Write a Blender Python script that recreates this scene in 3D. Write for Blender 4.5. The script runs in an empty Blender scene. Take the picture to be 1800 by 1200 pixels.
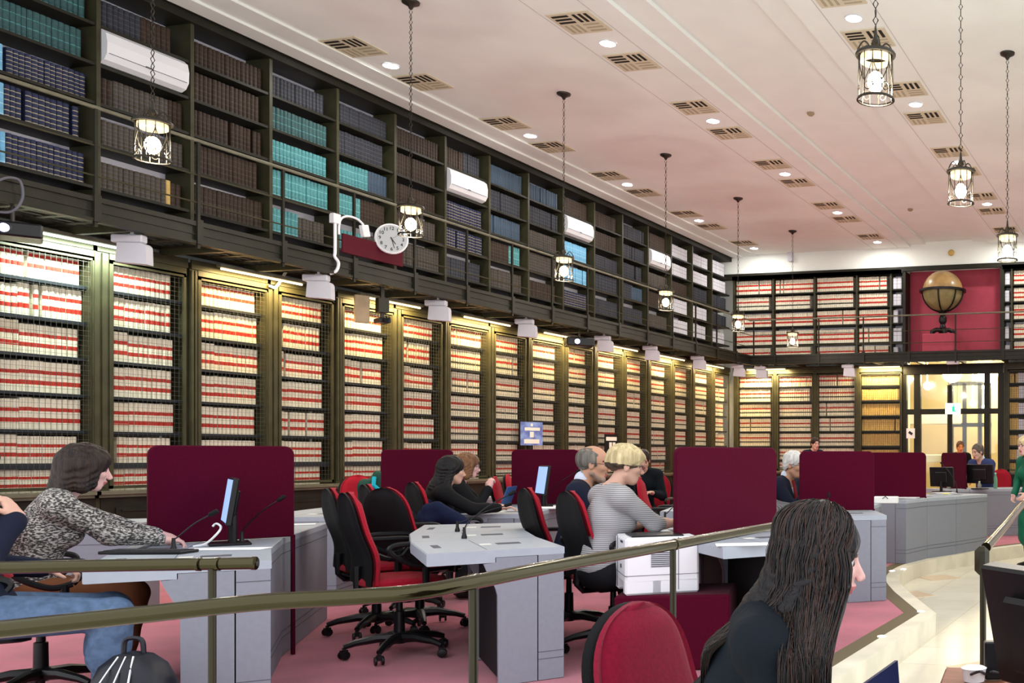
import bpy, math, random
import numpy as np
from mathutils import Vector, Matrix
random.seed(7); RNG = np.random.RandomState(5)
S = bpy.context.scene; COL = S.collection
# ------------------------------------------------------------------ camera, world, exposure
F = 1750.0; CX = 1653.9; CY = 802.0; TH = math.radians(12.88); EYE = 1.25
CT, ST = math.cos(TH), math.sin(TH)
cam = bpy.data.cameras.new('camera'); co = bpy.data.objects.new('camera', cam); COL.objects.link(co)
co.location = (0, 0, EYE); co.rotation_euler = (math.radians(90), 0, TH)
cam.sensor_width = 36; cam.lens = 36 * F / 1800
cam.shift_x = (900 - CX) / 1800; cam.shift_y = (CY - 600) / 1800
cam.clip_start = 0.05; cam.clip_end = 200
S.camera = co
w = bpy.data.worlds.new('world'); S.world = w; w.use_nodes = True
w.node_tree.nodes['Background'].inputs[0].default_value = (0.93, 0.95, 1.0, 1)
w.node_tree.nodes['Background'].inputs[1].default_value = 1.6
S.view_settings.view_transform = 'Standard'; S.view_settings.look = 'None'
S.view_settings.gamma = 1; S.view_settings.use_curve_mapping = False
S.view_settings.exposure = 0.45
try:
    S.cycles.use_denoising = True; S.cycles.max_bounces = 6; S.cycles.diffuse_bounces = 3
    S.cycles.glossy_bounces = 3; S.cycles.transmission_bounces = 4; S.cycles.transparent_max_bounces = 6
    S.cycles.caustics_reflective = False; S.cycles.caustics_refractive = False
except Exception: pass

# room: X across (left wall at XL), Y along the left wall, Z=0 carpet
XL = -10.25; XB = -10.6; YE = 22.13; ZC = 6.05; ZM = -0.147; XR = 0.55; XG = -9.33; YG = 21.25
BAY0 = 7.685; BW = 0.963
def c2w(xc, z): return (xc*CT - z*ST, xc*ST + z*CT)
def pd(px, py, z):
    X, Y = c2w((px-CX)/F*z, z); return Vector((X, Y, EYE + (CY-py)/F*z))
def pz(px, py, h):
    z = F*(EYE-h)/(py-CY); return pd(px, py, z)
def pY(px, py, Y):
    a = (px-CX)/F; z = Y/(a*ST+CT); return pd(px, py, z)
def pX(px, py, X):
    a = (px-CX)/F; z = X/(a*CT-ST); return pd(px, py, z)
def W(px, z, h=0.0):
    X, Y = c2w((px-CX)/F*z, z); return Vector((X, Y, h))

# ------------------------------------------------------------------ materials
MATS = {}
def mat(name, col, rough=0.6, metal=0.0, emit=None, es=1.0, bump=0.0, bscale=60, var=0.0, vscale=8, col2=None, sheen=0, trans=0, coat=0, stretch=None, spec=None, alpha=1):
    if name in MATS: return MATS[name]
    m = bpy.data.materials.new(name); m.use_nodes = True; nt = m.node_tree; b = nt.nodes['Principled BSDF']
    b.inputs['Base Color'].default_value = (*col, 1); b.inputs['Roughness'].default_value = rough; b.inputs['Metallic'].default_value = metal
    if trans: b.inputs['Transmission Weight'].default_value = trans
    if coat: b.inputs['Coat Weight'].default_value = coat
    if spec is None: spec = 0.5 if (metal or trans or coat or rough < .35) else 0.22
    if spec is not None: b.inputs['Specular IOR Level'].default_value = spec
    if sheen: b.inputs['Sheen Weight'].default_value = sheen
    if emit: b.inputs['Emission Color'].default_value = (*emit, 1); b.inputs['Emission Strength'].default_value = es
    if bump or var or col2:
        tc = nt.nodes.new('ShaderNodeTexCoord'); mp = nt.nodes.new('ShaderNodeMapping')
        nt.links.new(tc.outputs['Object'], mp.inputs[0])
        if stretch: mp.inputs['Scale'].default_value = stretch
    if bump:
        n = nt.nodes.new('ShaderNodeTexNoise'); n.inputs['Scale'].default_value = bscale; n.inputs['Detail'].default_value = 3
        bp_ = nt.nodes.new('ShaderNodeBump'); bp_.inputs['Strength'].default_value = bump; bp_.inputs['Distance'].default_value = 0.01
        nt.links.new(mp.outputs[0], n.inputs['Vector']); nt.links.new(n.outputs[0], bp_.inputs['Height']); nt.links.new(bp_.outputs[0], b.inputs['Normal'])
    if var or col2:
        n = nt.nodes.new('ShaderNodeTexNoise'); n.inputs['Scale'].default_value = vscale; n.inputs['Detail'].default_value = 4
        r = nt.nodes.new('ShaderNodeValToRGB'); c2 = col2 or tuple(max(0, c*(1-var)) for c in col)
        r.color_ramp.elements[0].position = 0.35; r.color_ramp.elements[1].position = 0.65
        r.color_ramp.elements[0].color = (*c2, 1); r.color_ramp.elements[1].color = (*col, 1)
        nt.links.new(mp.outputs[0], n.inputs['Vector']); nt.links.new(n.outputs[0], r.inputs[0]); nt.links.new(r.outputs[0], b.inputs['Base Color'])
    MATS[name] = m; return m
M = {}
def mk(k, *a, **kw): M[k] = mat(k, *a, **kw)
mk('plaster', (0.82,0.86,0.82), 0.9, bump=0.05, bscale=30, var=0.04, vscale=2)
mk('plaster_groove', (0.55,0.53,0.50), 0.9)
mk('olive', (0.050,0.047,0.024), 0.45, bump=0.05, bscale=40, var=0.3, vscale=5)
mk('olive_dark', (0.017,0.016,0.010), 0.5, var=0.3, vscale=5)
mk('olive_lite', (0.15,0.145,0.10), 0.45, var=0.2)
mk('shelf_steel', (0.020,0.024,0.032), 0.5)
mk('shelf_back', (0.60,0.58,0.66), 0.9)
mk('shelf_back_low', (0.10,0.09,0.08), 0.9)
mk('wire', (0.07,0.07,0.055), 0.5, 0.4)
mk('carpet', (0.56,0.125,0.185), 0.95, bump=0.6, bscale=300, var=0.25, vscale=2.2, sheen=0.3)
mk('carpet_edge', (0.13,0.10,0.05), 0.6)
mk('stone', (0.80,0.75,0.60), 0.45, var=0.18, vscale=3, bump=0.05)
mk('desk_grey', (0.235,0.25,0.295), 0.5, bump=0.08, bscale=400, var=0.05, vscale=40)
mk('desk_top', (0.36,0.40,0.46), 0.42, bump=0.03, bscale=300, var=0.05, vscale=20)
mk('desk_dark', (0.012,0.012,0.014), 0.7)
mk('groove', (0.10,0.10,0.12), 0.8)
mk('screen_red', (0.070,0.001,0.014), 0.95, spec=0.1, bump=0.3, bscale=350, sheen=0.03, var=0.15, vscale=60)
mk('chair_red', (0.38,0.010,0.026), 0.9, spec=.15, bump=0.3, bscale=400, sheen=0.05, var=0.2, vscale=80)
mk('chair_red_deep', (0.20,0.003,0.022), 0.9, spec=.15, bump=0.3, bscale=400, sheen=0.08, var=0.2, vscale=90)
mk('black_plastic', (0.006,0.006,0.007), 0.36, spec=0.3)
mk('black_matte', (0.005,0.005,0.006), 0.7, spec=0.2, bump=0.2, bscale=200)
mk('brass', (0.050,0.044,0.019), 0.14, 0.9, bump=0.03, bscale=25, coat=0.12)
mk('brass_post', (0.03,0.026,0.013), 0.35, 0.6)
mk('iron', (0.030,0.026,0.018), 0.45, 0.5)
mk('white_plastic', (0.75,0.76,0.80), 0.4)
mk('offwhite', (0.60,0.60,0.66), 0.5)
mk('paper', (0.85,0.85,0.85), 0.8)
mk('yellow_paper', (0.80,0.75,0.20), 0.8)
mk('red_wall', (0.42,0.065,0.10), 0.8, var=0.08)
mk('red_panel', (0.07,0.002,0.010), 0.8)
mk('globe', (0.48,0.30,0.11), 0.35, var=0.45, vscale=4, coat=0.4)
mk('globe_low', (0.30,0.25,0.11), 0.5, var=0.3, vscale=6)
mk('wood_red', (0.26,0.085,0.045), 0.45, var=0.3, vscale=10, stretch=(1,8,1))
mk('glass', (0.9,0.95,0.95), 0.05, trans=1.0)
mk('bulb', (1,0.8,0.5), 0.5, emit=(1,0.80,0.50), es=22)
mk('shade_glass', (0.85,0.70,0.45), 0.5, emit=(1,0.72,0.36), es=0.9, trans=0.3)
mk('downlight', (1,1,1), 0.5, emit=(1,0.98,0.95), es=14)
mk('tube_warm', (1,0.9,0.6), 0.5, emit=(1,0.80,0.42), es=3)
mk('tube_cool', (0.9,1,0.9), 0.5, emit=(0.85,1,0.88), es=3)
mk('screen_blue', (0.1,0.15,0.3), 0.3, emit=(0.30,0.45,0.95), es=0.9)
mk('lens', (0.5,0.5,1), 0.2, emit=(0.45,0.45,1), es=7)
mk('corridor', (0.80,0.70,0.48), 0.7)
mk('corridor_lamp', (1,0.95,0.8), 0.5, emit=(1,0.88,0.60), es=9)
mk('exit_white', (0.9,0.95,0.95), 0.5, emit=(0.8,1,0.95), es=1.2)
mk('exit_green', (0.02,0.55,0.28), 0.5, emit=(0.0,0.6,0.3), es=0.8)
mk('green_bottle', (0.25,0.60,0.38), 0.15, trans=0.5)
mk('clear_bottle', (0.45,0.46,0.40), 0.12, trans=0.5)
mk('green_cap', (0.20,0.75,0.50), 0.4)
mk('blue_cap', (0.05,0.12,0.28), 0.4)
mk('label_white', (0.75,0.75,0.68), 0.7)
mk('poster_blue', (0.10,0.14,0.42), 0.6, col2=(0.22,0.34,0.68), vscale=9)
mk('clock_face', (0.42,0.44,0.46), 0.5)
mk('silver', (0.70,0.72,0.75), 0.3, 0.7)
mk('cardboard', (0.40,0.30,0.19), 0.8, var=0.2)

# ------------------------------------------------------------------ mesh builder
class MB:
    def __init__(s): s.v=[]; s.f=[]; s.m=[]
    def add(s, vs, fs, mi=0, T=None):
        o=len(s.v)
        if T is not None: vs=[T@Vector(v) for v in vs]
        s.v += [tuple(v) for v in vs]; s.f += [tuple(i+o for i in f) for f in fs]
        s.m += ([mi]*len(fs) if isinstance(mi,int) else list(mi)); return s
    def box(s, x0,x1,y0,y1,z0,z1, mi=0, T=None):
        return s.add([(x0,y0,z0),(x1,y0,z0),(x1,y1,z0),(x0,y1,z0),(x0,y0,z1),(x1,y0,z1),(x1,y1,z1),(x0,y1,z1)],
            [(0,3,2,1),(4,5,6,7),(0,1,5,4),(1,2,6,5),(2,3,7,6),(3,0,4,7)], mi, T)
    def rbox(s, x0,x1,y0,y1,z0,z1, b=0.01, mi=0, T=None):   # chamfered box
        vs=[];
        for (X,sx) in ((x0,1),(x1,-1)):
            for (Y,sy) in ((y0,1),(y1,-1)):
                for (Z,sz) in ((z0,1),(z1,-1)):
                    vs += [(X,Y+sy*b,Z+sz*b),(X+sx*b,Y,Z+sz*b),(X+sx*b,Y+sy*b,Z)]
        import itertools
        ix=lambda a,c,d:(a*4+c*2+d)*3
        fs=[]
        for a in (0,1):
            q=[ix(a,0,0),ix(a,1,0),ix(a,1,1),ix(a,0,1)]; fs.append(tuple(q[::-1]) if a else tuple(q))
            q=[ix(0,a,0)+1,ix(1,a,0)+1,ix(1,a,1)+1,ix(0,a,1)+1]; fs.append(tuple(q) if not a else tuple(q[::-1]))
            q=[ix(0,0,a)+2,ix(0,1,a)+2,ix(1,1,a)+2,ix(1,0,a)+2]; fs.append(tuple(q) if not a else tuple(q[::-1]))
        for a in (0,1):
            for c in (0,1):
                fs.append((ix(0,a,c)+1,ix(1,a,c)+1,ix(1,a,c)+2,ix(0,a,c)+2))
                fs.append((ix(a,0,c)+0,ix(a,1,c)+0,ix(a,1,c)+2,ix(a,0,c)+2))
                fs.append((ix(a,c,0)+0,ix(a,c,1)+0,ix(a,c,1)+1,ix(a,c,0)+1))
        for a in (0,1):
            for c in (0,1):
                for d in (0,1): fs.append((ix(a,c,d),ix(a,c,d)+1,ix(a,c,d)+2))
        return s.add(vs, fs, mi, T)
    def tube(s, pts, r, n=8, mi=0, closed=False, caps=True, T=None):
        pts=[Vector(p) for p in pts]; k=len(pts); rs = r if isinstance(r,(list,tuple)) else [r]*k
        vs=[]; up=None
        for i,p in enumerate(pts):
            if closed: t=(pts[(i+1)%k]-pts[i-1])
            else: t=pts[min(i+1,k-1)]-pts[max(i-1,0)]
            if t.length<1e-9: t=Vector((0,0,1))
            t.normalize()
            if up is None: up = Vector((0,0,1)) if abs(t.z)<0.9 else Vector((1,0,0))
            a=t.cross(up)
            if a.length<1e-6: a=t.cross(Vector((0,1,0)))
            a.normalize(); b=a.cross(t).normalized(); up=b
            for j in range(n):
                an=2*math.pi*j/n; vs.append(p+(a*math.cos(an)+b*math.sin(an))*rs[i])
        fs=[]
        for i in range(k if closed else k-1):
            for j in range(n):
                i2=(i+1)%k; fs.append((i*n+j,i*n+(j+1)%n,i2*n+(j+1)%n,i2*n+j))
        if caps and not closed: fs += [tuple(range(n))[::-1], tuple((k-1)*n+j for j in range(n))]
        return s.add(vs,fs,mi,T)
    def lathe(s, prof, n=24, mi=0, T=None, cap=True):   # prof: (r,z)
        vs=[(r*math.cos(2*math.pi*j/n), r*math.sin(2*math.pi*j/n), z) for r,z in prof for j in range(n)]
        fs=[(i*n+j,i*n+(j+1)%n,(i+1)*n+(j+1)%n,(i+1)*n+j) for i in range(len(prof)-1) for j in range(n)]
        mm = mi
        if cap: fs += [tuple(range(n))[::-1], tuple((len(prof)-1)*n+j for j in range(n))]
        return s.add(vs,fs,mm,T)
    def sphere(s, c, r, n=12, mi=0, T=None):
        rx,ry,rz = (r,r,r) if not isinstance(r,(tuple,list)) else r
        vs=[(c[0],c[1],c[2]-rz)]; m=n//2
        for i in range(1,m):
            a=math.pi*i/m-math.pi/2
            for j in range(n): b=2*math.pi*j/n; vs.append((c[0]+rx*math.cos(a)*math.cos(b),c[1]+ry*math.cos(a)*math.sin(b),c[2]+rz*math.sin(a)))
        vs.append((c[0],c[1],c[2]+rz)); fs=[]
        for j in range(n): fs.append((0,1+(j+1)%n,1+j))
        for i in range(m-2):
            for j in range(n): fs.append((1+i*n+j,1+i*n+(j+1)%n,1+(i+1)*n+(j+1)%n,1+(i+1)*n+j))
        L=len(vs)-1
        for j in range(n): fs.append((L,1+(m-2)*n+j,1+(m-2)*n+(j+1)%n))
        return s.add(vs,fs,mi,T)
    def prism(s, poly, z0, z1, mi=0, T=None):  # poly CCW in xy
        n=len(poly); vs=[(x,y,z0) for x,y in poly]+[(x,y,z1) for x,y in poly]
        fs=[tuple(range(n))[::-1], tuple(range(n,2*n))]+[(i,(i+1)%n,n+(i+1)%n,n+i) for i in range(n)]
        return s.add(vs,fs,mi,T)
    def build(s, name, mats, parent=None, smooth=False):
        me=bpy.data.meshes.new(name); me.from_pydata(s.v,[],s.f)
        for m in (mats if isinstance(mats,(list,tuple)) else [mats]): me.materials.append(M[m] if isinstance(m,str) else m)
        me.polygons.foreach_set('material_index', s.m)
        if smooth:
            me.polygons.foreach_set('use_smooth',[True]*len(s.f))
            try: me.set_sharp_from_angle(angle=math.radians(40))
            except Exception: pass
        me.update(); o=bpy.data.objects.new(name,me); COL.objects.link(o)
        if parent: o.parent=parent
        return o
def tag(o,label=None,cat=None,group=None,kind=None):
    if label: o['label']=label
    if cat: o['category']=cat
    if group: o['group']=group
    if kind: o['kind']=kind
    return o
def empty(name,loc,rz=0,label=None,cat=None,group=None,kind=None):
    o=bpy.data.objects.new(name,None); COL.objects.link(o); o.location=loc; o.rotation_euler=(0,0,rz); o.empty_display_size=0.1
    return tag(o,label,cat,group,kind)
def dup(root, loc=None, rz=None, label=None, group=None):
    r=root.copy(); COL.objects.link(r)
    if loc is not None: r.location=loc
    if rz is not None: r.rotation_euler=(0,0,rz)
    if label: r['label']=label
    if group: r['group']=group
    for ch in list(root.children):
        c=ch.copy(); COL.objects.link(c); c.parent=r
        for g in ch.children:
            d=g.copy(); COL.objects.link(d); d.parent=c
    return r
def facing(px,off=0): return math.radians(12.88+off)+math.atan((CX-px)/F)
def rz4(a): return Matrix.Rotation(a,4,'Z')
def TR(x,y,z,a=0): return Matrix.Translation((x,y,z))@Matrix.Rotation(a,4,'Z')
def light(kind, loc, power, col, parent=None, size=0.1, size_y=None, rot=(0,0,0), spot=None):
    l=bpy.data.lights.new('lamp',kind); l.energy=power; l.color=col
    if kind=='AREA':
        l.shape='RECTANGLE' if size_y else 'DISK'; l.size=size
        if size_y: l.size_y=size_y
    elif kind=='SPOT': l.spot_size=spot or 2.4; l.spot_blend=0.8; l.shadow_soft_size=size
    else: l.shadow_soft_size=size
    o=bpy.data.objects.new('lamp',l); COL.objects.link(o); o.location=loc; o.rotation_euler=rot
    if parent: o.parent=parent
    return o
ORD=['first','second','third','fourth','fifth','sixth','seventh','eighth','ninth','tenth','eleventh','twelfth','thirteenth','fourteenth','fifteenth','sixteenth','seventeenth','eighteenth']

# ------------------------------------------------------------------ floor and shell
def catmull(P, n=8):
    P=[Vector(p) for p in P]; out=[]
    for i in range(len(P)-1):
        p0=P[max(i-1,0)];p1=P[i];p2=P[i+1];p3=P[min(i+2,len(P)-1)]
        for k in range(n):
            t=k/n; out.append(0.5*((2*p1)+(p2-p0)*t+(2*p0-5*p1+4*p2-p3)*t*t+(3*p1-p0-3*p2+p3)*t**3))
    out.append(P[-1]); return out
curved = catmull([(-2.36,8.95),(-2.70,9.85),(-2.86,10.8),(-2.80,11.7),(-2.50,12.75),(-2.05,13.85),(-1.4,14.9),(-0.5,15.8),(XR,16.5)],6)
kerb = [(-1.83,2.6),(-1.81,7.74)]+[(p.x,p.y) for p in curved]
def offset_line(L, d):
    out=[]
    for i,p in enumerate(L):
        a=Vector(L[max(i-1,0)]).to_2d(); b=Vector(L[min(i+1,len(L)-1)]).to_2d(); t=(b-a).normalized(); n=Vector((-t.y,t.x))
        out.append((p[0]+n.x*d,p[1]+n.y*d))
    return out
def strip(A,B,z0,z1):
    b=MB()
    for i in range(len(A)-1):
        b.prism([A[i],A[i+1],B[i+1],B[i]][::-1],z0,z1)
    # ensure outward orientation is irrelevant for closed prisms
    return b
k1=offset_line(kerb,0.13); k2=offset_line(kerb,0.26)
tag(strip(kerb,k1,ZM-0.02,0.0).build('trim_1','stone'),kind='structure',label='cream stone kerb around the carpeted platform')
tag(strip(k1,k2,ZM-0.02,-0.002).build('trim_2','carpet_edge'),kind='structure')
b=MB(); poly=[(k2[0][0],k2[0][1])]+k2[1:]+[(XR,YE+.4),(XB,YE+.4),(XB,2.6)]
b.prism(poly,ZM-0.02,-0.004)
tag(b.build('floor_carpet','carpet'),kind='structure',label='rose red carpet on the raised platform')
# marble floor
m=bpy.data.materials.new('marble'); m.use_nodes=True; nt=m.node_tree; bs=nt.nodes['Principled BSDF']
tc=nt.nodes.new('ShaderNodeTexCoord'); br=nt.nodes.new('ShaderNodeTexBrick'); br.offset=0
br.inputs['Color1'].default_value=(0.88,0.84,0.70,1); br.inputs['Color2'].default_value=(0.84,0.79,0.64,1); br.inputs['Mortar'].default_value=(0.74,0.67,0.50,1)
br.inputs['Scale'].default_value=1.0; br.inputs['Mortar Size'].default_value=0.006; br.inputs['Brick Width'].default_value=0.6; br.inputs['Row Height'].default_value=0.6
no=nt.nodes.new('ShaderNodeTexNoise'); no.inputs['Scale'].default_value=3; no.inputs['Detail'].default_value=6
mx=nt.nodes.new('ShaderNodeMix'); mx.data_type='RGBA'; mx.blend_type='MULTIPLY'; mx.inputs[0].default_value=0.25
nt.links.new(tc.outputs['Object'],br.inputs[0]); nt.links.new(tc.outputs['Object'],no.inputs['Vector']); nt.links.new(br.outputs[0],mx.inputs[6]); nt.links.new(no.outputs[0],mx.inputs[7])
nt.links.new(mx.outputs[2],bs.inputs['Base Color']); bs.inputs['Roughness'].default_value=0.18
M['marble']=m
b=MB(); b.box(XB-1,XR+.6,-3,YE+6,ZM-0.2,ZM-0.02); tag(b.build('floor','marble'),kind='structure')
mk('inlay',(0.68,0.52,0.36),0.25)
b=MB()
for c in ((pz(1650,1012,ZM)),(pz(1600,1042,ZM)),(pz(1730,1170,ZM))):
    b.prism([(c.x-.26,c.y),(c.x,c.y-.3),(c.x+.26,c.y),(c.x,c.y+.3)],ZM-.02,ZM-.015)
tag(b.build('floor_inlay','inlay'),kind='structure')
# recessed step lights in the platform edge
sl=[]
for i,(px,py) in enumerate([(1550,1118),(1619,1074),(1588,1000),(1568,1003)]):
    p=pz(px,py,0.0); b=MB(); b.lathe([(0.03,0),(0.03,0.004)],12,0,TR(p.x,p.y,-0.002)); 
    tag(b.build('step_light','downlight'),'small round step light set in the platform edge, '+['nearest the dark haired woman','at the corner of the stone kerb','beyond the kerb corner, right one','beyond the kerb corner, left one'][i],'light','step lights along the platform edge')
# ceiling: stepped bands running along the room
b=MB()
Y0,Y1=2.2,YE+0.4
b.box(XB,-9.9,Y0,Y1,ZC-.06,ZC+.3); b.box(-9.9,-9.56,Y0,Y1,ZC-.03,ZC+.3); b.box(-9.56,-5.77,Y0,Y1,ZC,ZC+.3)
b.box(-5.77,-5.42,Y0,Y1,ZC+.05,ZC+.3); b.box(-5.42,-4.30,Y0,Y1,ZC+.10,ZC+.3); b.box(-4.30,-3.95,Y0,Y1,ZC+.05,ZC+.3)
b.box(-3.95,-.16,Y0,Y1,ZC,ZC+.3); b.box(-.16,XR+.3,Y0,Y1,ZC-.03,ZC+.3)
tag(b.build('ceiling','plaster'),kind='structure')
b=MB()
for x in (-3.66,-3.06,-6.66,-6.06):
    b.box(x-.004,x+.004,Y0,Y1,ZC-.004,ZC+.001)
tag(b.build('ceiling_seam','plaster_groove'),kind='structure')
b=MB(); b.box(XB-.2,XB,2.2,YE+.6,ZM,ZC+.3); tag(b.build('wall_left','plaster'),kind='structure')
# end wall with upper white band and door opening
XD0=pY(1588,0,YE).x; XD1=pY(1763,0,YE).x
b=MB(); b.box(XB,XD0,YE+.40,YE+.6,ZM,ZC+.3); b.box(XD1,XR+.3,YE+.40,YE+.6,ZM,ZC+.3); b.box(XD0,XD1,YE+.40,YE+.6,3.46,ZC+.3)
b.box(XB,XR+.3,YE-.02,YE+.42,5.60,ZC+.14)
tag(b.build('wall_end','plaster'),kind='structure')
b=MB(); b.box(XD0+.05,XD1-.05,YE+.385,YE+.40,3.50,5.55); tag(b.build('wall_niche','red_wall'),kind='structure')
b=MB()
b.box(XB,XD0,YE-.06,YE+.02,5.46,5.60); b.box(XD1,XR,YE-.06,YE+.02,5.46,5.60); b.box(XD0,XD1,YE-.06,YE+.02,5.50,5.60)
b.box(XD0-.01,XD0+.06,YE-.04,YE+.4,3.50,5.5); b.box(XD1-.06,XD1+.01,YE-.04,YE+.4,3.50,5.5)
tag(b.build('trim_3','olive_dark'),kind='structure')
# right wall, near part left unbuilt to let the soft world light in
b=MB(); b.box(XR+.3,XR+.5,9.0,YE+.6,ZM,ZC+.3); tag(b.build('wall_right','plaster'),kind='structure')
# ------------------------------------------------------------------ books
def book_mesh(name, bands, cols, thick=0.052, h=0.27, dep=0.20, top='page'):
    # spine towards +x at x=0, body to -dep; bands: (fraction, material index)
    t=thick/2; prof=[(-dep,-t),(-0.012,-t),(-0.004,-t*.72),(0,-t*.25),(0,t*.25),(-0.004,t*.72),(-0.012,t),(-dep,t)]
    n=len(prof); vs=[]; lv=[0.0]; mi=[]
    for f,m_ in bands: lv.append(lv[-1]+f); mi.append(m_)
    s=h/lv[-1]
    for z in lv: vs += [(x,y,z*s) for x,y in prof]
    fs=[]; fm=[]
    for i in range(len(lv)-1):
        for j in range(n-1):
            fs.append((i*n+j,i*n+j+1,(i+1)*n+j+1,(i+1)*n+j)); fm.append(mi[i] if 0<j<n-2 else 0)
        fs.append((i*n+n-1,i*n,(i+1)*n,(i+1)*n+n-1)); fm.append(0)
    L=(len(lv)-1)*n; fs += [tuple(range(n))[::-1], tuple(L+j for j in range(n))]; fm += [0,0]
    return (np.array(vs,dtype=np.float64), fs, fm, cols)
mk('cream',(0.80,0.75,0.60),0.55,var=0.12,vscale=30); mk('cream_b',(0.74,0.68,0.52),0.55,var=0.12,vscale=30)
mk('band_red',(0.46,0.030,0.018),0.5); mk('band_dark',(0.050,0.055,0.040),0.5); mk('tan',(0.55,0.36,0.12),0.5)
mk('ochre',(0.62,0.42,0.14),0.55,var=0.2,vscale=20)
mk('bk_brown',(0.042,0.024,0.015),0.5,bump=.1,bscale=80,var=0.35,vscale=25); mk('bk_brown_b',(0.075,0.060,0.045),0.55,var=0.3,vscale=25)
mk('bk_navy',(0.022,0.028,0.075),0.45,var=0.3,vscale=30); mk('gold_line',(0.42,0.36,0.22),0.4)
mk('bk_grey',(0.034,0.037,0.050),0.55,var=0.3,vscale=30); mk('bk_line',(0.085,0.082,0.09),0.5)
mk('bk_teal',(0.10,0.33,0.35),0.5,var=0.35,vscale=30); mk('bk_teal_lite',(0.22,0.55,0.58),0.5)
mk('bk_tealdark',(0.040,0.105,0.11),0.5,var=0.3,vscale=30)
mk('bk_sky',(0.20,0.50,0.75),0.5,var=0.25,vscale=20); mk('bk_sky_lite',(0.35,0.62,0.80),0.5)
mk('bk_slate',(0.055,0.095,0.15),0.5,var=0.3,vscale=30)
def lines(base,line,k,w=.012):
    out=[(.07,base)]
    for i in range(k): out += [(w,line),(.86/k-w,base)]
    return out
PROTO={
 'cream_red':book_mesh('v',[(.24,0),(.14,1),(.21,0),(.12,1),(.29,0)],['cream','band_red']),
 'cream_gap':book_mesh('v',[(.23,0),(.04,1),(.01,0),(.10,1),(.21,0),(.12,1),(.29,0)],['cream_b','band_red']),
 'cream_dark':book_mesh('v',[(.27,0),(.10,2),(.21,0),(.12,1),(.30,0)],['cream','band_red','band_dark']),
 'cream_dots':book_mesh('v',[(.42,0),(.16,1),(.24,0),(.12,1),(.06,0)],['cream','band_red'],thick=.05),
 'ochre':book_mesh('v',[(.25,0),(.04,1),(.30,0),(.12,1),(.29,0)],['ochre','tan']),
 'brown':book_mesh('v',lines(0,1,5,.02),['bk_brown','bk_brown_b'],h=.31),
 'brownish':book_mesh('v',lines(0,1,6,.03),['bk_brown_b','bk_line'],h=.31),
 'navy':book_mesh('v',lines(0,1,6,.022),['bk_navy','gold_line'],h=.31),
 'grey':book_mesh('v',lines(0,1,5,.02),['bk_grey','bk_line'],h=.31),
 'teal':book_mesh('v',lines(0,1,3,.02),['bk_teal','bk_teal_lite'],h=.30),
 'tealdark':book_mesh('v',lines(0,1,3,.02),['bk_tealdark','bk_teal'],h=.31),
 'sky':book_mesh('v',lines(0,1,3,.03),['bk_sky','bk_sky_lite'],h=.30),
 'slate':book_mesh('v',lines(0,1,4,.02),['bk_slate','bk_line'],h=.31),
 'box':book_mesh('v',[(.45,0),(.02,1),(.25,0),(.02,1),(.26,0)],['offwhite','bk_line'],thick=.10,h=.31),
}
KIND={'cream_red':'cream_volume','cream_gap':'cream_volume','cream_dark':'cream_volume','cream_dots':'cream_volume','ochre':'ochre_volume',
 'brown':'brown_volume','brownish':'brown_volume','navy':'navy_volume','grey':'grey_volume','teal':'teal_volume','tealdark':'teal_volume','sky':'light_blue_volume','slate':'slate_blue_volume','box':'box_file'}
DESC={'cream_red':'cream law volume, two red bands','cream_gap':'cream law volume, two red bands','cream_dark':'cream law volume, red and dark bands','cream_dots':'cream law volume, red spine label','ochre':'ochre bound volume',
 'brown':'dark brown bound volume','brownish':'grey brown bound volume','navy':'navy gilt lined volume','grey':'dark grey bound volume','teal':'teal bound volume','tealdark':'dark teal bound volume','sky':'light blue bound volume','slate':'slate blue bound volume','box':'pale grey box file'}
CAP={}; USED={}; MASS={}; PMESH={}
def proto_mesh(k):
    if k not in PMESH:
        v,f,fm,cols=PROTO[k]; me=bpy.data.meshes.new(KIND[k]); me.from_pydata([tuple(x) for x in v],[],f)
        for c in cols: me.materials.append(M[c])
        me.polygons.foreach_set('material_index',fm); me.update(); PMESH[k]=me
    return PMESH[k]
def put_book(k, pos, rz, sy, sz, tilt, where, single=True):
    kd=KIND[k]; n=USED.get(kd,0)
    if single and n<298:
        o=bpy.data.objects.new(kd,proto_mesh(k)); COL.objects.link(o); o.location=pos; o.rotation_euler=(tilt,0,rz); o.scale=(1,sy,sz)
        tag(o,DESC[k]+', '+where,'book' if k!='box' else 'box file',DESC[k].replace('volume','volumes').replace('box file','box files')+', '+where); USED[kd]=n+1
    else:
        v,f,fm,cols=PROTO[k]; A=v*np.array([1,sy,sz]); c,s=math.cos(tilt),math.sin(tilt)
        A=np.stack([A[:,0],A[:,1]*c-A[:,2]*s,A[:,1]*s+A[:,2]*c],1); c,s=math.cos(rz),math.sin(rz)
        A=np.stack([A[:,0]*c-A[:,1]*s,A[:,0]*s+A[:,1]*c,A[:,2]],1)+np.array(pos)
        MASS.setdefault(kd,[]).append((A,f,fm,cols))
def flush_books():
    for kd,L in MASS.items():
        names=[]; vs=[]; fs=[]; mm=[]; o=0
        for A,f,fm,cols in L:
            for c in cols:
                if c not in names: names.append(c)
            mp=[names.index(c) for c in cols]
            vs.append(A); fs += [tuple(i+o for i in q) for q in f]; mm += [mp[i] for i in fm]; o+=len(A)
        me=bpy.data.meshes.new(kd+'s'); me.from_pydata(np.concatenate(vs).tolist(),[],fs)
        for c in names: me.materials.append(M[c])
        me.polygons.foreach_set('material_index',mm); me.update()
        ob=bpy.data.objects.new(kd+'s',me); COL.objects.link(ob)
        tag(ob,'the many remaining '+kd.replace('_',' ')+'s filling the farther shelves','books',kind='stuff')
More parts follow.
